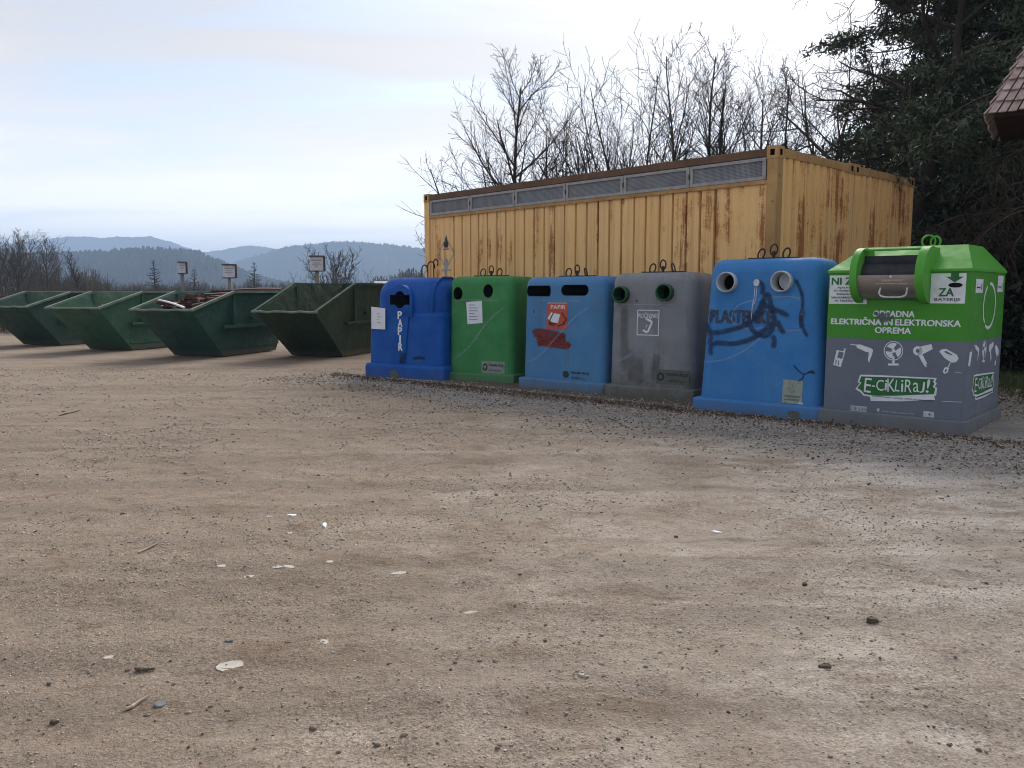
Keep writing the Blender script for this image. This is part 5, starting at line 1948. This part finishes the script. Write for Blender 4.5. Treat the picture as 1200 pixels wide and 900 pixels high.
# ------------------------------------------------------------------ leaves
def leaf_cloud(name, pts, size, mat, parent, seed, droop=0.0, aspect=1.7, wid=.42):
    """one small bent leaf pair of triangles at each point, turned every way"""
    rg_ = np.random.default_rng(seed)
    P_ = np.asarray(pts, float)
    n = len(P_)
    d = rg_.normal(size=(n, 3))
    d[:, 2] -= droop
    d /= np.linalg.norm(d, axis=1, keepdims=True)
    o = rg_.normal(size=(n, 3))
    w = np.cross(d, o)
    w /= np.linalg.norm(w, axis=1, keepdims=True) + 1e-9
    s = size * rg_.uniform(.6, 1.35, (n, 1))
    a = P_ - d * s * .5 * aspect
    b = P_ + w * s * wid
    c = P_ + d * s * .5 * aspect
    e = P_ - w * s * wid
    V_ = np.stack([a, b, c, e], 1).reshape(-1, 3)
    F_ = np.arange(n * 4).reshape(n, 4)
    return link(name, mesh_np(name, V_, F_, 4), parent, [mat])


def ivy_on(t, zmin, zmax, rad, n, seed):
    rg_ = np.random.default_rng(seed)
    tr = [c for c in t.children if c.name.startswith('trunk')][0]
    tv = np.array([tuple(v.co) for v in tr.data.vertices])
    z = zmin + (zmax - zmin) * rg_.random(n) ** 1.2
    cx = np.interp(z, tv[:, 2], tv[:, 0])
    cy = np.interp(z, tv[:, 2], tv[:, 1])
    rr = np.abs(rg_.normal(0, 1, n)) * rad * (1 - .65 * (z - zmin) / (zmax - zmin)) * (1 + .5 * np.sin(z * 4.3))
    an = rg_.random(n) * 6.28
    leaf_cloud('ivy', np.stack([cx + rr * np.cos(an), cy + rr * np.sin(an), z], -1), .075, M['ivy'], t, seed)


ivy_on(ivy1, 1.5, 8.5, .30, 2600, 1)
ivy_on(ivy2, 1.5, 7.5, .30, 2400, 2)
ivy_on(ivy3, 1.5, 6.6, .26, 2600, 3)


def evergreen(label, x, y, h, rad, seed, nboughs, leaves, size, zlow=1.0, top_pow=.8, name='evergreen_tree', droop=.25, bias=(0, 0)):
    """tapered trunk, long boughs that dip, and leaf sprays held along every bough; gaps stay between the sprays"""
    t = thing(name, label, 'tree', (x, y, 0), 0, 'dark evergreens on the right')
    rd = random.Random(seed)
    rg_ = np.random.default_rng(seed)
    sk = Skeleton()
    trunk = [(.04 * h * .1 * math.sin(i), .03 * math.cos(i * 1.3), -.1 + h * i / 10) for i in range(11)]
    sk.paths['trunk'].append((trunk, [h * .022 * (1 - .09 * i) for i in range(11)], 8))
    L = []
    for i in range(nboughs):
        k = (i + rd.random()) / nboughs
        z = zlow + (h - zlow) * k ** .9
        ln = rad * (1 - k ** 1.6) * rd.uniform(.65, 1.12) + .5
        a = i * 2.4 + rd.uniform(-.5, .5)
        bx = 1 + bias[0] * math.cos(a) + bias[1] * math.sin(a)
        ln *= bx
        p = Vector((0, 0, z))
        d = Vector((math.cos(a), math.sin(a), rd.uniform(.05, .45)))
        pts = [p]
        m = 8
        for j in range(m):
            d = (d + Vector((rd.gauss(0, .10), rd.gauss(0, .10), rd.gauss(0, .07) - droop * .22))).normalized()
            pts.append(pts[-1] + d * ln / m)
        sk.paths['crown'].append(([tuple(q) for q in pts], [max(.008, ln * .012 * (1 - .1 * j)) for j in range(m + 1)], 4))
        # twigs off the bough
        for j in range(2, m + 1):
            for q in range(3):
                tl = ln * .22 * rd.uniform(.5, 1.2)
                td = Vector((rd.gauss(0, 1), rd.gauss(0, 1), rd.gauss(-.25, .5))).normalized()
                td = (td + d * .8).normalized()
                e = pts[j] + td * tl + Vector((0, 0, -droop * tl * .3))
                sk.paths['crown'].append(([tuple(pts[j]), tuple(pts[j].lerp(e, .5) + Vector((0, 0, .03))), tuple(e)], [.012, .008, .005], 3))
                nn = max(3, int(leaves / (nboughs * (m - 1) * 3)))
                tt = rg_.random((nn, 1)) ** .7
                base = np.array(pts[j])[None] * (1 - tt) + np.array(e)[None] * tt
                L.append(base + rg_.normal(0, .10 + .03 * tl, (nn, 3)) * np.array([1, 1, .7]))
    sk.mesh('trunk', 'trunk', M['bark'], t)
    sk.mesh('crown', 'boughs', M['bark'], t)
    leaf_cloud('foliage', np.concatenate(L), size, M['yew'], t, seed, .5, 2.3, .27)
    return t


evergreen('tall dark evergreen tree whose leafy boughs reach over the end of the container', 11.3, 18.5, 15.0, 4.9, 51, 84, 250000, .068, zlow=2.0)
evergreen('dark evergreen tree behind the electrical waste container, right of the tall leafy one', 14.2, 20.5, 15.0, 5.0, 52, 74, 150000, .085, zlow=.6)
evergreen('dark evergreen tree farther back, between the container end and the other evergreens', 14.2, 27.0, 10.5, 4.2, 53, 60, 80000, .11, zlow=.3)
evergreen('dark evergreen tree in the back row, partly behind the hut roof', 19.5, 27.0, 15.0, 6.0, 54, 60, 60000, .15, zlow=.3)


def shrub(label, x, y, h, rad, seed, n, size):
    t = thing('evergreen_shrub', label, 'shrub', (x, y, 0), 0, 'dark shrubs under the evergreens')
    rg_ = np.random.default_rng(seed)
    rd = random.Random(seed)
    sk = Skeleton()
    L = []
    for i in range(26):
        a = rd.uniform(0, 6.28)
        d = Vector((math.cos(a) * rd.uniform(.1, .9), math.sin(a) * rd.uniform(.1, .9), 1)).normalized()
        p = Vector((rd.uniform(-.5, .5) * rad, rd.uniform(-.5, .5) * rad, -.05))
        pts = [p]
        ln = h * rd.uniform(.55, 1.05)
        for j in range(6):
            d = (d + Vector((rd.gauss(0, .12), rd.gauss(0, .12), -.03))).normalized()
            pts.append(pts[-1] + d * ln / 6)
        sk.paths['trunk' if i < 6 else 'crown'].append(([tuple(q) for q in pts], [.03 * (1 - .14 * j) for j in range(7)], 4))
        m = n // 26
        tt = rg_.random(m) * 5.99
        P_ = np.array([tuple(q) for q in pts])
        ii = tt.astype(int)
        f = (tt - ii)[:, None]
        L.append(P_[ii] * (1 - f) + P_[ii + 1] * f + rg_.normal(0, .22 * h / 3.0, (m, 3)))
    sk.mesh('trunk', 'stem', M['bark'], t)
    sk.mesh('crown', 'twigs', M['bark'], t)
    P_ = np.concatenate(L)
    P_ = P_[P_[:, 2] > .02]
    leaf_cloud('foliage', P_, size, M['ivy'], t, seed, .2)
    return t


shrub('dark leafy shrub right behind the electrical waste container', 9.6, 16.2, 3.6, 1.6, 61, 15000, .085)
shrub('dark leafy shrub next to the far container corner', 8.9, 18.2, 4.0, 1.5, 62, 14000, .09)
shrub('dark leafy shrub above the grass at the right edge', 12.2, 18.6, 4.2, 2.0, 63, 17000, .09)
shrub('dark leafy shrub farther back behind the grass', 14.5, 23.0, 4.8, 2.6, 64, 16000, .12)
shrub('dark leafy shrub in the deep shade behind the other shrubs', 10.6, 23.0, 4.6, 2.2, 65, 15000, .12)


def hanging_branches(label, x, y, z, seed, n, ln, rx):
    """a bare tangle of drooping boughs hung over from a tree whose stem stands right of the frame"""
    t = thing('drooping_tree', label, 'tree', (x, y, 0), 0, 'half bare drooping trees by the hut')
    rd = random.Random(seed)
    sk = Skeleton()
    sk.paths['trunk'].append(([(0, 0, -.1), (.05, .0, z * .4), (-.05, .05, z * .8), (0, .1, z * 1.3)], [.16, .13, .10, .05], 8))
    for i in range(n):
        p = Vector((0, .05, z * rd.uniform(.45, 1.25)))
        a = rd.uniform(2.2, 4.9)
        d = Vector((math.cos(a), math.sin(a) * .8, rd.uniform(.1, .6))).normalized()
        pts = [p]
        l_ = ln * rd.uniform(.5, 1.1)
        for j in range(12):
            d = (d + Vector((rd.gauss(0, .12), rd.gauss(0, .12), rd.gauss(0, .08) - .10))).normalized()
            pts.append(pts[-1] + d * l_ / 12)
        sk.paths['crown'].append(([tuple(q) for q in pts], [max(.006, .032 * (1 - .08 * j)) for j in range(13)], 4))
        for j in range(2, 13):
            for q in range(3):
                td = (Vector((rd.gauss(0, 1), rd.gauss(0, 1), rd.gauss(-.7, .6)))).normalized()
                m = [pts[j]]
                for u in range(4):
                    td = (td + Vector((rd.gauss(0, .2), rd.gauss(0, .2), -.14))).normalized()
                    m.append(m[-1] + td * rd.uniform(.08, .22))
                sk.paths['crown'].append(([tuple(v) for v in m], [.009, .008, .006, .005, .004], 3))
    sk.mesh('trunk', 'trunk', M['bark'], t)
    sk.mesh('crown', 'drooping_twigs', M['bark_warm'], t)
    return t


hanging_branches('bare tree with drooping twigs hanging under the shingled hut roof', 9.4, 12.9, 4.2, 71, 16, 2.6, 1)
hanging_branches('bare tree with drooping twigs before the dark evergreens, left of the hut roof', 9.7, 15.3, 5.0, 72, 16, 3.0, 1)

# big bare boughs leaning in at the top, from a tree among the evergreens
bare_tree('tall crooked bare tree among the evergreens, twigs reaching against the sky', 1048, 18.5, -160, 'oak', 81, 'bare winter trees behind the container', r=.20, rot=2.4)

# ------------------------------------------------------------------ scrub and far wood
def scrub(name, label, x0, x1, y0, y1, h, n, seed, mat, w=.03):
    rg_ = np.random.default_rng(seed)
    x = rg_.uniform(x0, x1, n)
    y = rg_.uniform(y0, y1, n)
    hh = h * (.55 + .5 * (vnoise(x * .25, y * .25, seed) + .5)) * rg_.uniform(.5, 1.1, n)
    base = np.stack([x, y, np.full(n, -.05)], -1)
    lean = rg_.normal(0, .35, (n, 2))
    top = base + np.stack([lean[:, 0] * hh, lean[:, 1] * hh, hh], -1)
    mid = (base + top) / 2 + rg_.normal(0, .08, (n, 3))
    an = rg_.random(n) * 3.14
    wv_ = np.stack([np.cos(an), np.sin(an), an * 0], -1) * w
    V_ = np.stack([base - wv_, base + wv_, mid + wv_ * .7, mid - wv_ * .7, top], 1).reshape(-1, 3)
    o = np.arange(n)[:, None] * 5
    F_ = np.concatenate([o + np.array([[0, 1, 2]]), o + np.array([[0, 2, 3]]), o + np.array([[3, 2, 4]])], 1).reshape(-1, 3)
    ob = link(name, mesh_np(name, V_, F_, 3), None, [mat])
    return tag(ob, label, name.replace('_', ' '), kind='stuff')


scrub('dead_scrub', 'band of dead brown scrub along the field behind the skips', -52, -4, 46, 62, 2.3, 26000, 91, M['scrubm'], .02)
scrub('tall_weeds', 'tall dead weeds behind the skips', -24, -3, 30, 42, 1.5, 9000, 92, M['scrubm'], .012)


def far_wood(label, px0, px1, d, depth, h, n, seed, wd=.018):
    """a far-off bare wood that reads as one mass: many thin crowns of twigs"""
    rg_ = np.random.default_rng(seed)
    V_, F_ = [], []
    base = 0
    for i in range(n):
        px = rg_.uniform(px0, px1)
        y = d + rg_.uniform(0, depth)
        x = (px - 600) / FOC * y
        hh = h * rg_.uniform(.55, 1.1) * (.7 + .6 * (vnoise(np.array([px * .05]), np.array([2.0]), seed)[0] + .5))
        m = 26
        a = rg_.random(m) * 6.28
        z0 = hh * rg_.uniform(.0, .5, m)
        rr = hh * .24 * rg_.uniform(.4, 1.0, m)
        z1 = np.minimum(hh, z0 + hh * rg_.uniform(.3, .6, m))
        b0 = np.stack([x + 0 * a, y + 0 * a, z0], -1)
        tp = np.stack([x + rr * np.cos(a), y + rr * np.sin(a), z1], -1)
        wv_ = np.stack([-np.sin(a), np.cos(a), 0 * a], -1) * hh * wd
        V_.append(np.stack([b0 - wv_ * .5, b0 + wv_ * .5, tp + wv_, tp - wv_], 1).reshape(-1, 3))
        F_.append(np.arange(m * 4).reshape(m, 4) + base)
        base += m * 4
    ob = link('far_wood', mesh_np('far_wood', np.concatenate(V_), np.concatenate(F_), 4), None, [M['bark_warm']])
    return tag(ob, label, 'far wood', kind='stuff')


far_wood('far off bare wood in front of the hill, left of the container', 440, 560, 260, 60, 8.0, 160, 95)
far_wood('low line of far off bare trees along the valley floor', -60, 460, 300, 120, 5.5, 420, 96)
far_wood('low grey thicket behind the bare trees at the left edge', -80, 130, 110, 40, 4.2, 420, 97, .007)

# a small pale building far out on the plain
hb = D(450, 342, 235)
hs = thing('farm_building', 'tiny pale building far out on the plain beside the far wood', 'building', (hb.x, hb.y, 0), .3)
b = MB()
b.box(-2.4, 2.4, -1.6, 1.6, 0, 3.4)
b.build('wall', [M['paper']], hs)
b = MB()
b.add([(-2.7, -1.9, 3.4), (2.7, -1.9, 3.4), (2.7, 1.9, 3.4), (-2.7, 1.9, 3.4), (-2.7, 0, 4.6), (2.7, 0, 4.6)], [(0, 1, 5, 4), (2, 3, 4, 5), (0, 4, 3), (1, 2, 5), (3, 2, 1, 0)])
b.build('roof', [M['signboard']], hs)
hb = D(10, 342, 120)
hs = thing('farm_building', 'tiny pale shed half hidden by the bare trees at the left edge', 'building', (hb.x, hb.y, 0), -.4)
b = MB()
b.box(-.9, .9, -.8, .8, 0, 1.7)
b.build('wall', [M['greyprint']], hs)
b = MB()
b.add([(-1.05, -.95, 1.7), (1.05, -.95, 1.7), (1.05, .95, 1.7), (-1.05, .95, 1.7), (-1.05, 0, 2.4), (1.05, 0, 2.4)], [(0, 1, 5, 4), (2, 3, 4, 5), (0, 4, 3), (1, 2, 5), (3, 2, 1, 0)])
b.build('roof', [M['paper']], hs)

# ------------------------------------------------------------------ hut with a shingled hipped roof, mostly right of the frame
e0 = D(1157, 135, 11.0)
hut = thing('wooden_hut', 'wooden hut with weathered shingle roof jutting in at the right edge', 'hut', (e0.x, e0.y, 0), R(-33))
ez, hw_, hd_, rise = e0.z, 2.7, 2.2, 3.0
b = MB()
b.box(.95, hw_ - .35, .60, hd_ - .30, 0, ez - .03)
b.build('wall', [M['hutwood']], hut)
b = MB()
b.box(.07, hw_ - .07, .07, hd_ - .07, ez - .025, ez + .03)
b.build('eave_board', [M['hutwood']], hut)
b = MB()
rd = random.Random(5)
apex = Vector((hw_ / 2, hd_ / 2, ez + rise))
cor = [Vector((0, 0, ez)), Vector((hw_, 0, ez)), Vector((hw_, hd_, ez)), Vector((0, hd_, ez))]
nc = 21
for s in range(4):
    A_, B_ = cor[s], cor[(s + 1) % 4]
    nrm = (B_ - A_).cross(apex - A_).normalized()
    for c in range(nc):
        k0, k1 = c / nc, min(1.0, (c + 1.25) / nc)
        l0, r0 = A_.lerp(apex, k0), B_.lerp(apex, k0)
        l1, r1 = A_.lerp(apex, k1), B_.lerp(apex, k1)
        wl = (r0 - l0).length
        m = max(1, int(wl / .11))
        for i in range(m):
            u0, u1 = i / m + .004, (i + 1) / m - .004
            j = rd.uniform(-.012, .012)
            lift = rd.uniform(.0, .008)
            dn = (l0 - l1).normalized() * j
            q = [l0.lerp(r0, u0) + nrm * (.055 + lift) + dn, l0.lerp(r0, u1) + nrm * (.055 + lift) + dn, l1.lerp(r1, u1) + nrm * .012, l1.lerp(r1, u0) + nrm * .012]
            b.add(q + [v - nrm * .022 for v in q], [(0, 1, 2, 3), (7, 6, 5, 4), (0, 4, 5, 1), (1, 5, 6, 2), (2, 6, 7, 3), (3, 7, 4, 0)])
b.build('roof', [M['shingle']], hut, fix=False)

# ------------------------------------------------------------------ grass under the evergreens
rg_ = np.random.default_rng(101)
n = 52000
gx = rg_.uniform(6.2, 15.5, n)
gy = rg_.uniform(11.2, 22, n)
edge = (gx - 6.55) - .25 * (gy - 12.0) * 0 + 1.2 * vnoise(gx * .8, gy * .8, 102)
keep = (edge > .15) & (gy > 11.9 + .8 * vnoise(gx * 1.1, gy * .3, 103)) & (rg_.random(n) < .35 + .9 * (vnoise(gx * .9, gy * .9, 104) + .5))
gx, gy = gx[keep], gy[keep]
n = len(gx)
hh = rg_.uniform(.05, .19, n)
an = rg_.random(n) * 6.28
w_ = np.stack([np.cos(an), np.sin(an), 0 * an], -1) * .010
bs = np.stack([gx, gy, np.zeros(n) - .01], -1)
ln_ = rg_.normal(0, .5, (n, 2))
tp = bs + np.stack([ln_[:, 0] * hh, ln_[:, 1] * hh, hh], -1)
V_ = np.stack([bs - w_, bs + w_, tp], 1).reshape(-1, 3)
go = link('grass', mesh_np('grass', V_, np.arange(n * 3).reshape(n, 3), 3), None, [M['grass']])
tag(go, 'rough winter grass growing under the evergreens at the right edge', 'grass', kind='stuff')

# fallen leaves along the foot of the bins and under the trees
n = 4200
s_ = rg_.uniform(0, 1, n)
k_ = rg_.random(n)
tt = s_ * (L_ + 3.0) - .5
sd = np.where(k_ < .75, np.abs(rg_.normal(0, .20, n)) + .02, rg_.exponential(.55, n))
lx = ROW_A[0] + _rd[0] * tt + _rn[0] * sd
ly = ROW_A[1] + _rd[1] * tt + _rn[1] * sd
ex_ = np.stack([rg_.uniform(6.2, 8.5, 1800), rg_.uniform(9.2, 13.5, 1800)], -1)
lp = np.concatenate([np.stack([lx, ly], -1), ex_])
lz = ground_z(lp[:, 0], lp[:, 1]) + rg_.uniform(.004, .02, len(lp))
lo = leaf_cloud('leaf_litter', np.concatenate([lp, lz[:, None]], 1), .024, M['dryleaf'], None, 9)
tag(lo, 'dry brown leaves strewn along the foot of the recycling bins', 'leaf litter', kind='stuff')


# ------------------------------------------------------------------ loose stones on the ground
def pebbles(px_, py_, size, tones, name, label, seed):
    rg2 = np.random.default_rng(seed)
    n = len(px_)
    ico = np.array([(0, 0, 1), (.9, 0, .25), (.28, .85, .3), (-.73, .53, .22), (-.73, -.53, .3), (.28, -.85, .24), (.5, .5, -.5), (-.5, .45, -.5), (-.3, -.6, -.5), (.6, -.3, -.5)], float)
    fcs = np.array([(0, 1, 2), (0, 2, 3), (0, 3, 4), (0, 4, 5), (0, 5, 1), (1, 6, 2), (2, 6, 7), (2, 7, 3), (3, 7, 8), (3, 8, 4), (4, 8, 5), (5, 8, 9), (5, 9, 1), (1, 9, 6)])
    an = rg2.random(n) * 6.28
    c, s = np.cos(an), np.sin(an)
    sc = size[:, None] * rg2.uniform(.55, 1.2, (n, 3)) * np.array([1, 1, .6])
    v = ico[None] * (1 + rg2.uniform(-.22, .22, (n, 10, 1)))
    v = v * sc[:, None, :]
    x = v[..., 0] * c[:, None] - v[..., 1] * s[:, None] + px_[:, None]
    y = v[..., 0] * s[:, None] + v[..., 1] * c[:, None] + py_[:, None]
    z = v[..., 2] + ground_z(px_, py_)[:, None] + size[:, None] * .15
    V_ = np.stack([x, y, z], -1).reshape(-1, 3)
    F_ = (fcs[None] + (np.arange(n) * 10)[:, None, None]).reshape(-1, 3)
    me = mesh_np(name, V_, F_, 3)
    at = me.attributes.new('tone', 'FLOAT_COLOR', 'POINT')
    cl_ = np.repeat(np.concatenate([tones, np.ones((n, 1))], 1), 10, axis=0)
    at.data.foreach_set('color', cl_.astype(np.float32).ravel())
    o = link(name, me, None, [M['stones']])
    return tag(o, label, 'gravel', kind='stuff')


def tones(n, rg2, dark):
    base = np.where(rg2.random((n, 1)) < dark, np.array([[.085, .08, .075]]), np.array([[.37, .32, .265]]))
    return np.clip(base * rg2.uniform(.6, 1.45, (n, 1)) + rg2.normal(0, .012, (n, 3)), .02, .7)


# everywhere: density falls off with distance from the camera so far stones too small to see are left out
n = 130000
yy = 1.6 + 15 * rg_.random(n) ** 1.5
xx = rg_.uniform(-1, 1, n) * (yy * .72 + .5)
cl_n = vnoise(xx * .8, yy * .8, 110) + .6 * vnoise(xx * 3, yy * 3, 111)
ok = rg_.random(n) < np.clip(.45 + 1.3 * cl_n, .05, 1)
xx, yy = xx[ok], yy[ok]
sz = .0028 + .0062 * rg_.random(len(xx)) ** 2.2 + .010 * (rg_.random(len(xx)) > .985) * rg_.random(len(xx))
sz = sz * np.clip(yy / 4.5, .8, 2.2)
pebbles(xx, yy, sz, tones(len(xx), rg_, .05), 'loose_grit', 'loose grit scattered over the packed dirt yard', 1)
n = 5000
yy = 1.7 + 12 * rg_.random(n) ** 1.4
xx = rg_.uniform(-1, 1, n) * (yy * .72 + .5)
ok = rg_.random(n) < np.clip(.15 + 2.2 * (vnoise(xx * .7, yy * .9, 120) + .5 * vnoise(xx * 2.6, yy * 2.6, 121)), .02, 1)
xx, yy = xx[ok], yy[ok]
pebbles(xx, yy, .005 + .010 * rg_.random(len(xx)) ** 3, np.clip(np.array([[.20, .16, .125]]) * rg_.uniform(.6, 1.5, (len(xx), 1)), .02, .6), 'earth_crumbs', 'brown crumbs of earth clustered over the yard', 3)
n = 46000
tt = rg_.uniform(-1.0, L_ + 3.5, n)
sd = rg_.uniform(-.25, 3.2, n)
rc_ = 1.0 + 1.3 * ss(0, L_, tt)
ok = rg_.random(n) < np.clip(1.25 - .75 * sd / rc_ + 1.3 * vnoise(tt * .9, sd * .9, 112) + .5 * vnoise(tt * 3, sd * 3, 113), .02, 1) * np.clip((3.2 - sd) / 1.6, 0, 1)
tt, sd = tt[ok], sd[ok]
xx, yy = ROW_A[0] + _rd[0] * tt + _rn[0] * sd, ROW_A[1] + _rd[1] * tt + _rn[1] * sd
sz = .006 + .014 * rg_.random(len(xx)) ** 2.2
pebbles(xx, yy, sz, tones(len(xx), rg_, .30), 'grey_gravel', 'grey gravel chippings in front of the recycling bins', 2)


# ------------------------------------------------------------------ single bits lying on the yard
def flake(name, label, cat, px, py, lx_, ly_, h, mat, rz, seed, group=None, lift=.0):
    """thin irregular shard"""
    g = G(px, py)
    rd = random.Random(seed)
    b = MB()
    n = 9
    pol = [(lx_ / 2 * math.cos(6.283 * i / n) * rd.uniform(.72, 1.12), ly_ / 2 * math.sin(6.283 * i / n) * rd.uniform(.72, 1.12)) for i in range(n)]
    z0 = gz(g.x, g.y)
    ins = [(x * .82, y * .82) for x, y in pol]
    vs = [(x, y, -.012) for x, y in pol] + [(x, y, h * .6 + rd.uniform(-.2, .2) * h) for x, y in pol] + [(x, y, h + rd.uniform(-.25, .25) * h) for x, y in ins]
    fs = []
    for k in (0, n):
        fs += [(k + i, k + (i + 1) % n, k + n + (i + 1) % n, k + n + i) for i in range(n)]
    fs.append(tuple(2 * n + i for i in range(n)))
    fs.append(tuple(range(n - 1, -1, -1)))
    b.add(vs, fs)
    o = b.build(name, [mat])
    o.location = (g.x, g.y, z0 + .001 + lift)
    o.rotation_euler = (rd.uniform(-.04, .04), rd.uniform(-.04, .04), rz)
    return tag(o, label, cat, group)


M['chalk'] = plain('pale_mortar', (0.42, 0.385, 0.34), 0.95, var=.2, scale=20)
M['slate'] = plain('grey_slate', (0.13, 0.14, 0.155), 0.7, var=.2, scale=20)
M['clod'] = plain('dark_earth', (0.085, 0.062, 0.042), 0.95, var=.3, scale=25)
M['straw'] = plain('dry_stick', (0.40, 0.33, 0.24), 0.85, var=.2, scale=20)
M['brick'] = plain('orange_chip', (0.22, 0.12, 0.075), 0.85, var=.2, scale=20)
GF = 'pale flakes on the yard'
for px, py, lx_, ly_, rz, lab in (
        (262, 660, .10, .05, .3, 'pale flat flake, leftmost of the cluster in the middle of the yard'),
        (293, 671, .085, .075, 1.2, 'pale thick flake at the front of the cluster in the middle of the yard'),
        (325, 662, .075, .05, .2, 'pale flake left of the twin flakes in the middle of the yard'),
        (338, 661, .10, .05, 2.7, 'longer pale flake right of the twin flakes in the middle of the yard'),
        (386, 656, .055, .06, .9, 'bright small flake at the right end of the cluster in the yard'),
        (316, 602, .07, .03, .1, 'small pale flake left of the white plastic scrap'),
        (339, 622, .06, .05, .7, 'pale flake below the white plastic scrap'),
        (380, 752, .075, .035, 2.2, 'pale flake right of the broad pale stone'),
        (552, 721, .09, .05, .3, 'pale flake on its own in the middle of the foreground'),
        (467, 670, .12, .05, .2, 'faint pale flake right of the cluster in the yard'),
        (127, 769, .06, .04, .4, 'pale flake left of the broad pale stone')):
    flake('pale_flake', lab, 'flake', px, py, lx_ * .85, ly_ * .9, .002, M['chalk'], rz, int(px * 7 + py), GF)
flake('plastic_scrap', 'white plastic scrap lying in the middle of the yard', 'scrap', 342, 601.5, .075, .045, .006, M['white'], .3, 4)
flake('paper_strip', 'white upright looking paper strip in the middle of the yard', 'paper', 380.5, 614, .030, .12, .006, M['white'], .25, 5)
flake('paper_scrap', 'white scrap left of centre in the right half of the yard', 'scrap', 840, 619.5, .09, .03, .006, M['white'], -.5, 6)
flake('broad_stone', 'broad pale stone sunk in the dirt of the left foreground', 'stone', 268, 782, .14, .09, -.002, M['chalk'], .5, 7)
flake('slate_shard', 'blue grey slate shard in the left foreground', 'shard', 188, 824, .05, .05, .005, M['slate'], .4, 8)
flake('slate_shard', 'thin grey slate shard above the broad pale stone', 'shard', 268, 749, .05, .028, .005, M['slate'], -.3, 9)
flake('dark_stone', 'dark stone at the lower left of the foreground', 'stone', 63, 842, .035, .022, .010, M['clod'], .3, 10)
flake('earth_clod', 'dark earth clod in the right half of the yard, largest one', 'clod', 1022, 728, .058, .045, .020, M['clod'], .3, 11)
flake('earth_clod', 'flat dark earth clod in the right foreground', 'clod', 967, 782, .06, .032, .011, M['clod'], .1, 12)
flake('earth_clod', 'small dark clod beside a pebble in the right half of the yard', 'clod', 943, 682, .036, .03, .014, M['clod'], .8, 13)
flake('brick_chip', 'small orange chip at the bottom edge of the photo', 'chip', 583, 882, .022, .010, .006, M['brick'], .1, 14)
flake('brown_stone', 'small brown stone left of the broad pale stone', 'stone', 149, 782, .024, .016, .008, M['brick'], .1, 15)
for i, (p, q, lab) in enumerate((((146, 830), (172, 817), 'pale dry stick beside the slate shard in the left foreground'), ((157, 783), (179, 783.5), 'thin brown stick left of the broad pale stone'), ((161, 643), (184, 636), 'thin pale stick left of the pale flakes'), ((70, 487), (95, 482), 'thin dark twig far left in the yard'))):
    A_, B_ = G(*p), G(*q)
    b = MB()
    m_ = [A_.lerp(B_, k) + Vector((.006 * math.sin(k * 7 + i), .008 * math.cos(k * 5 + i), 0)) for k in (0, .25, .5, .75, 1)]
    c0 = m_[2].copy()
    b.tube([(v.x - c0.x, v.y - c0.y, gz(v.x, v.y) + .008) for v in m_], [.007, .008, .007, .006, .004], 6)
    o = b.build('dry_stick', [M['straw'] if i in (0, 2) else M['clod']])
    o.location = (c0.x, c0.y, 0)
    tag(o, lab, 'stick', 'sticks on the yard')
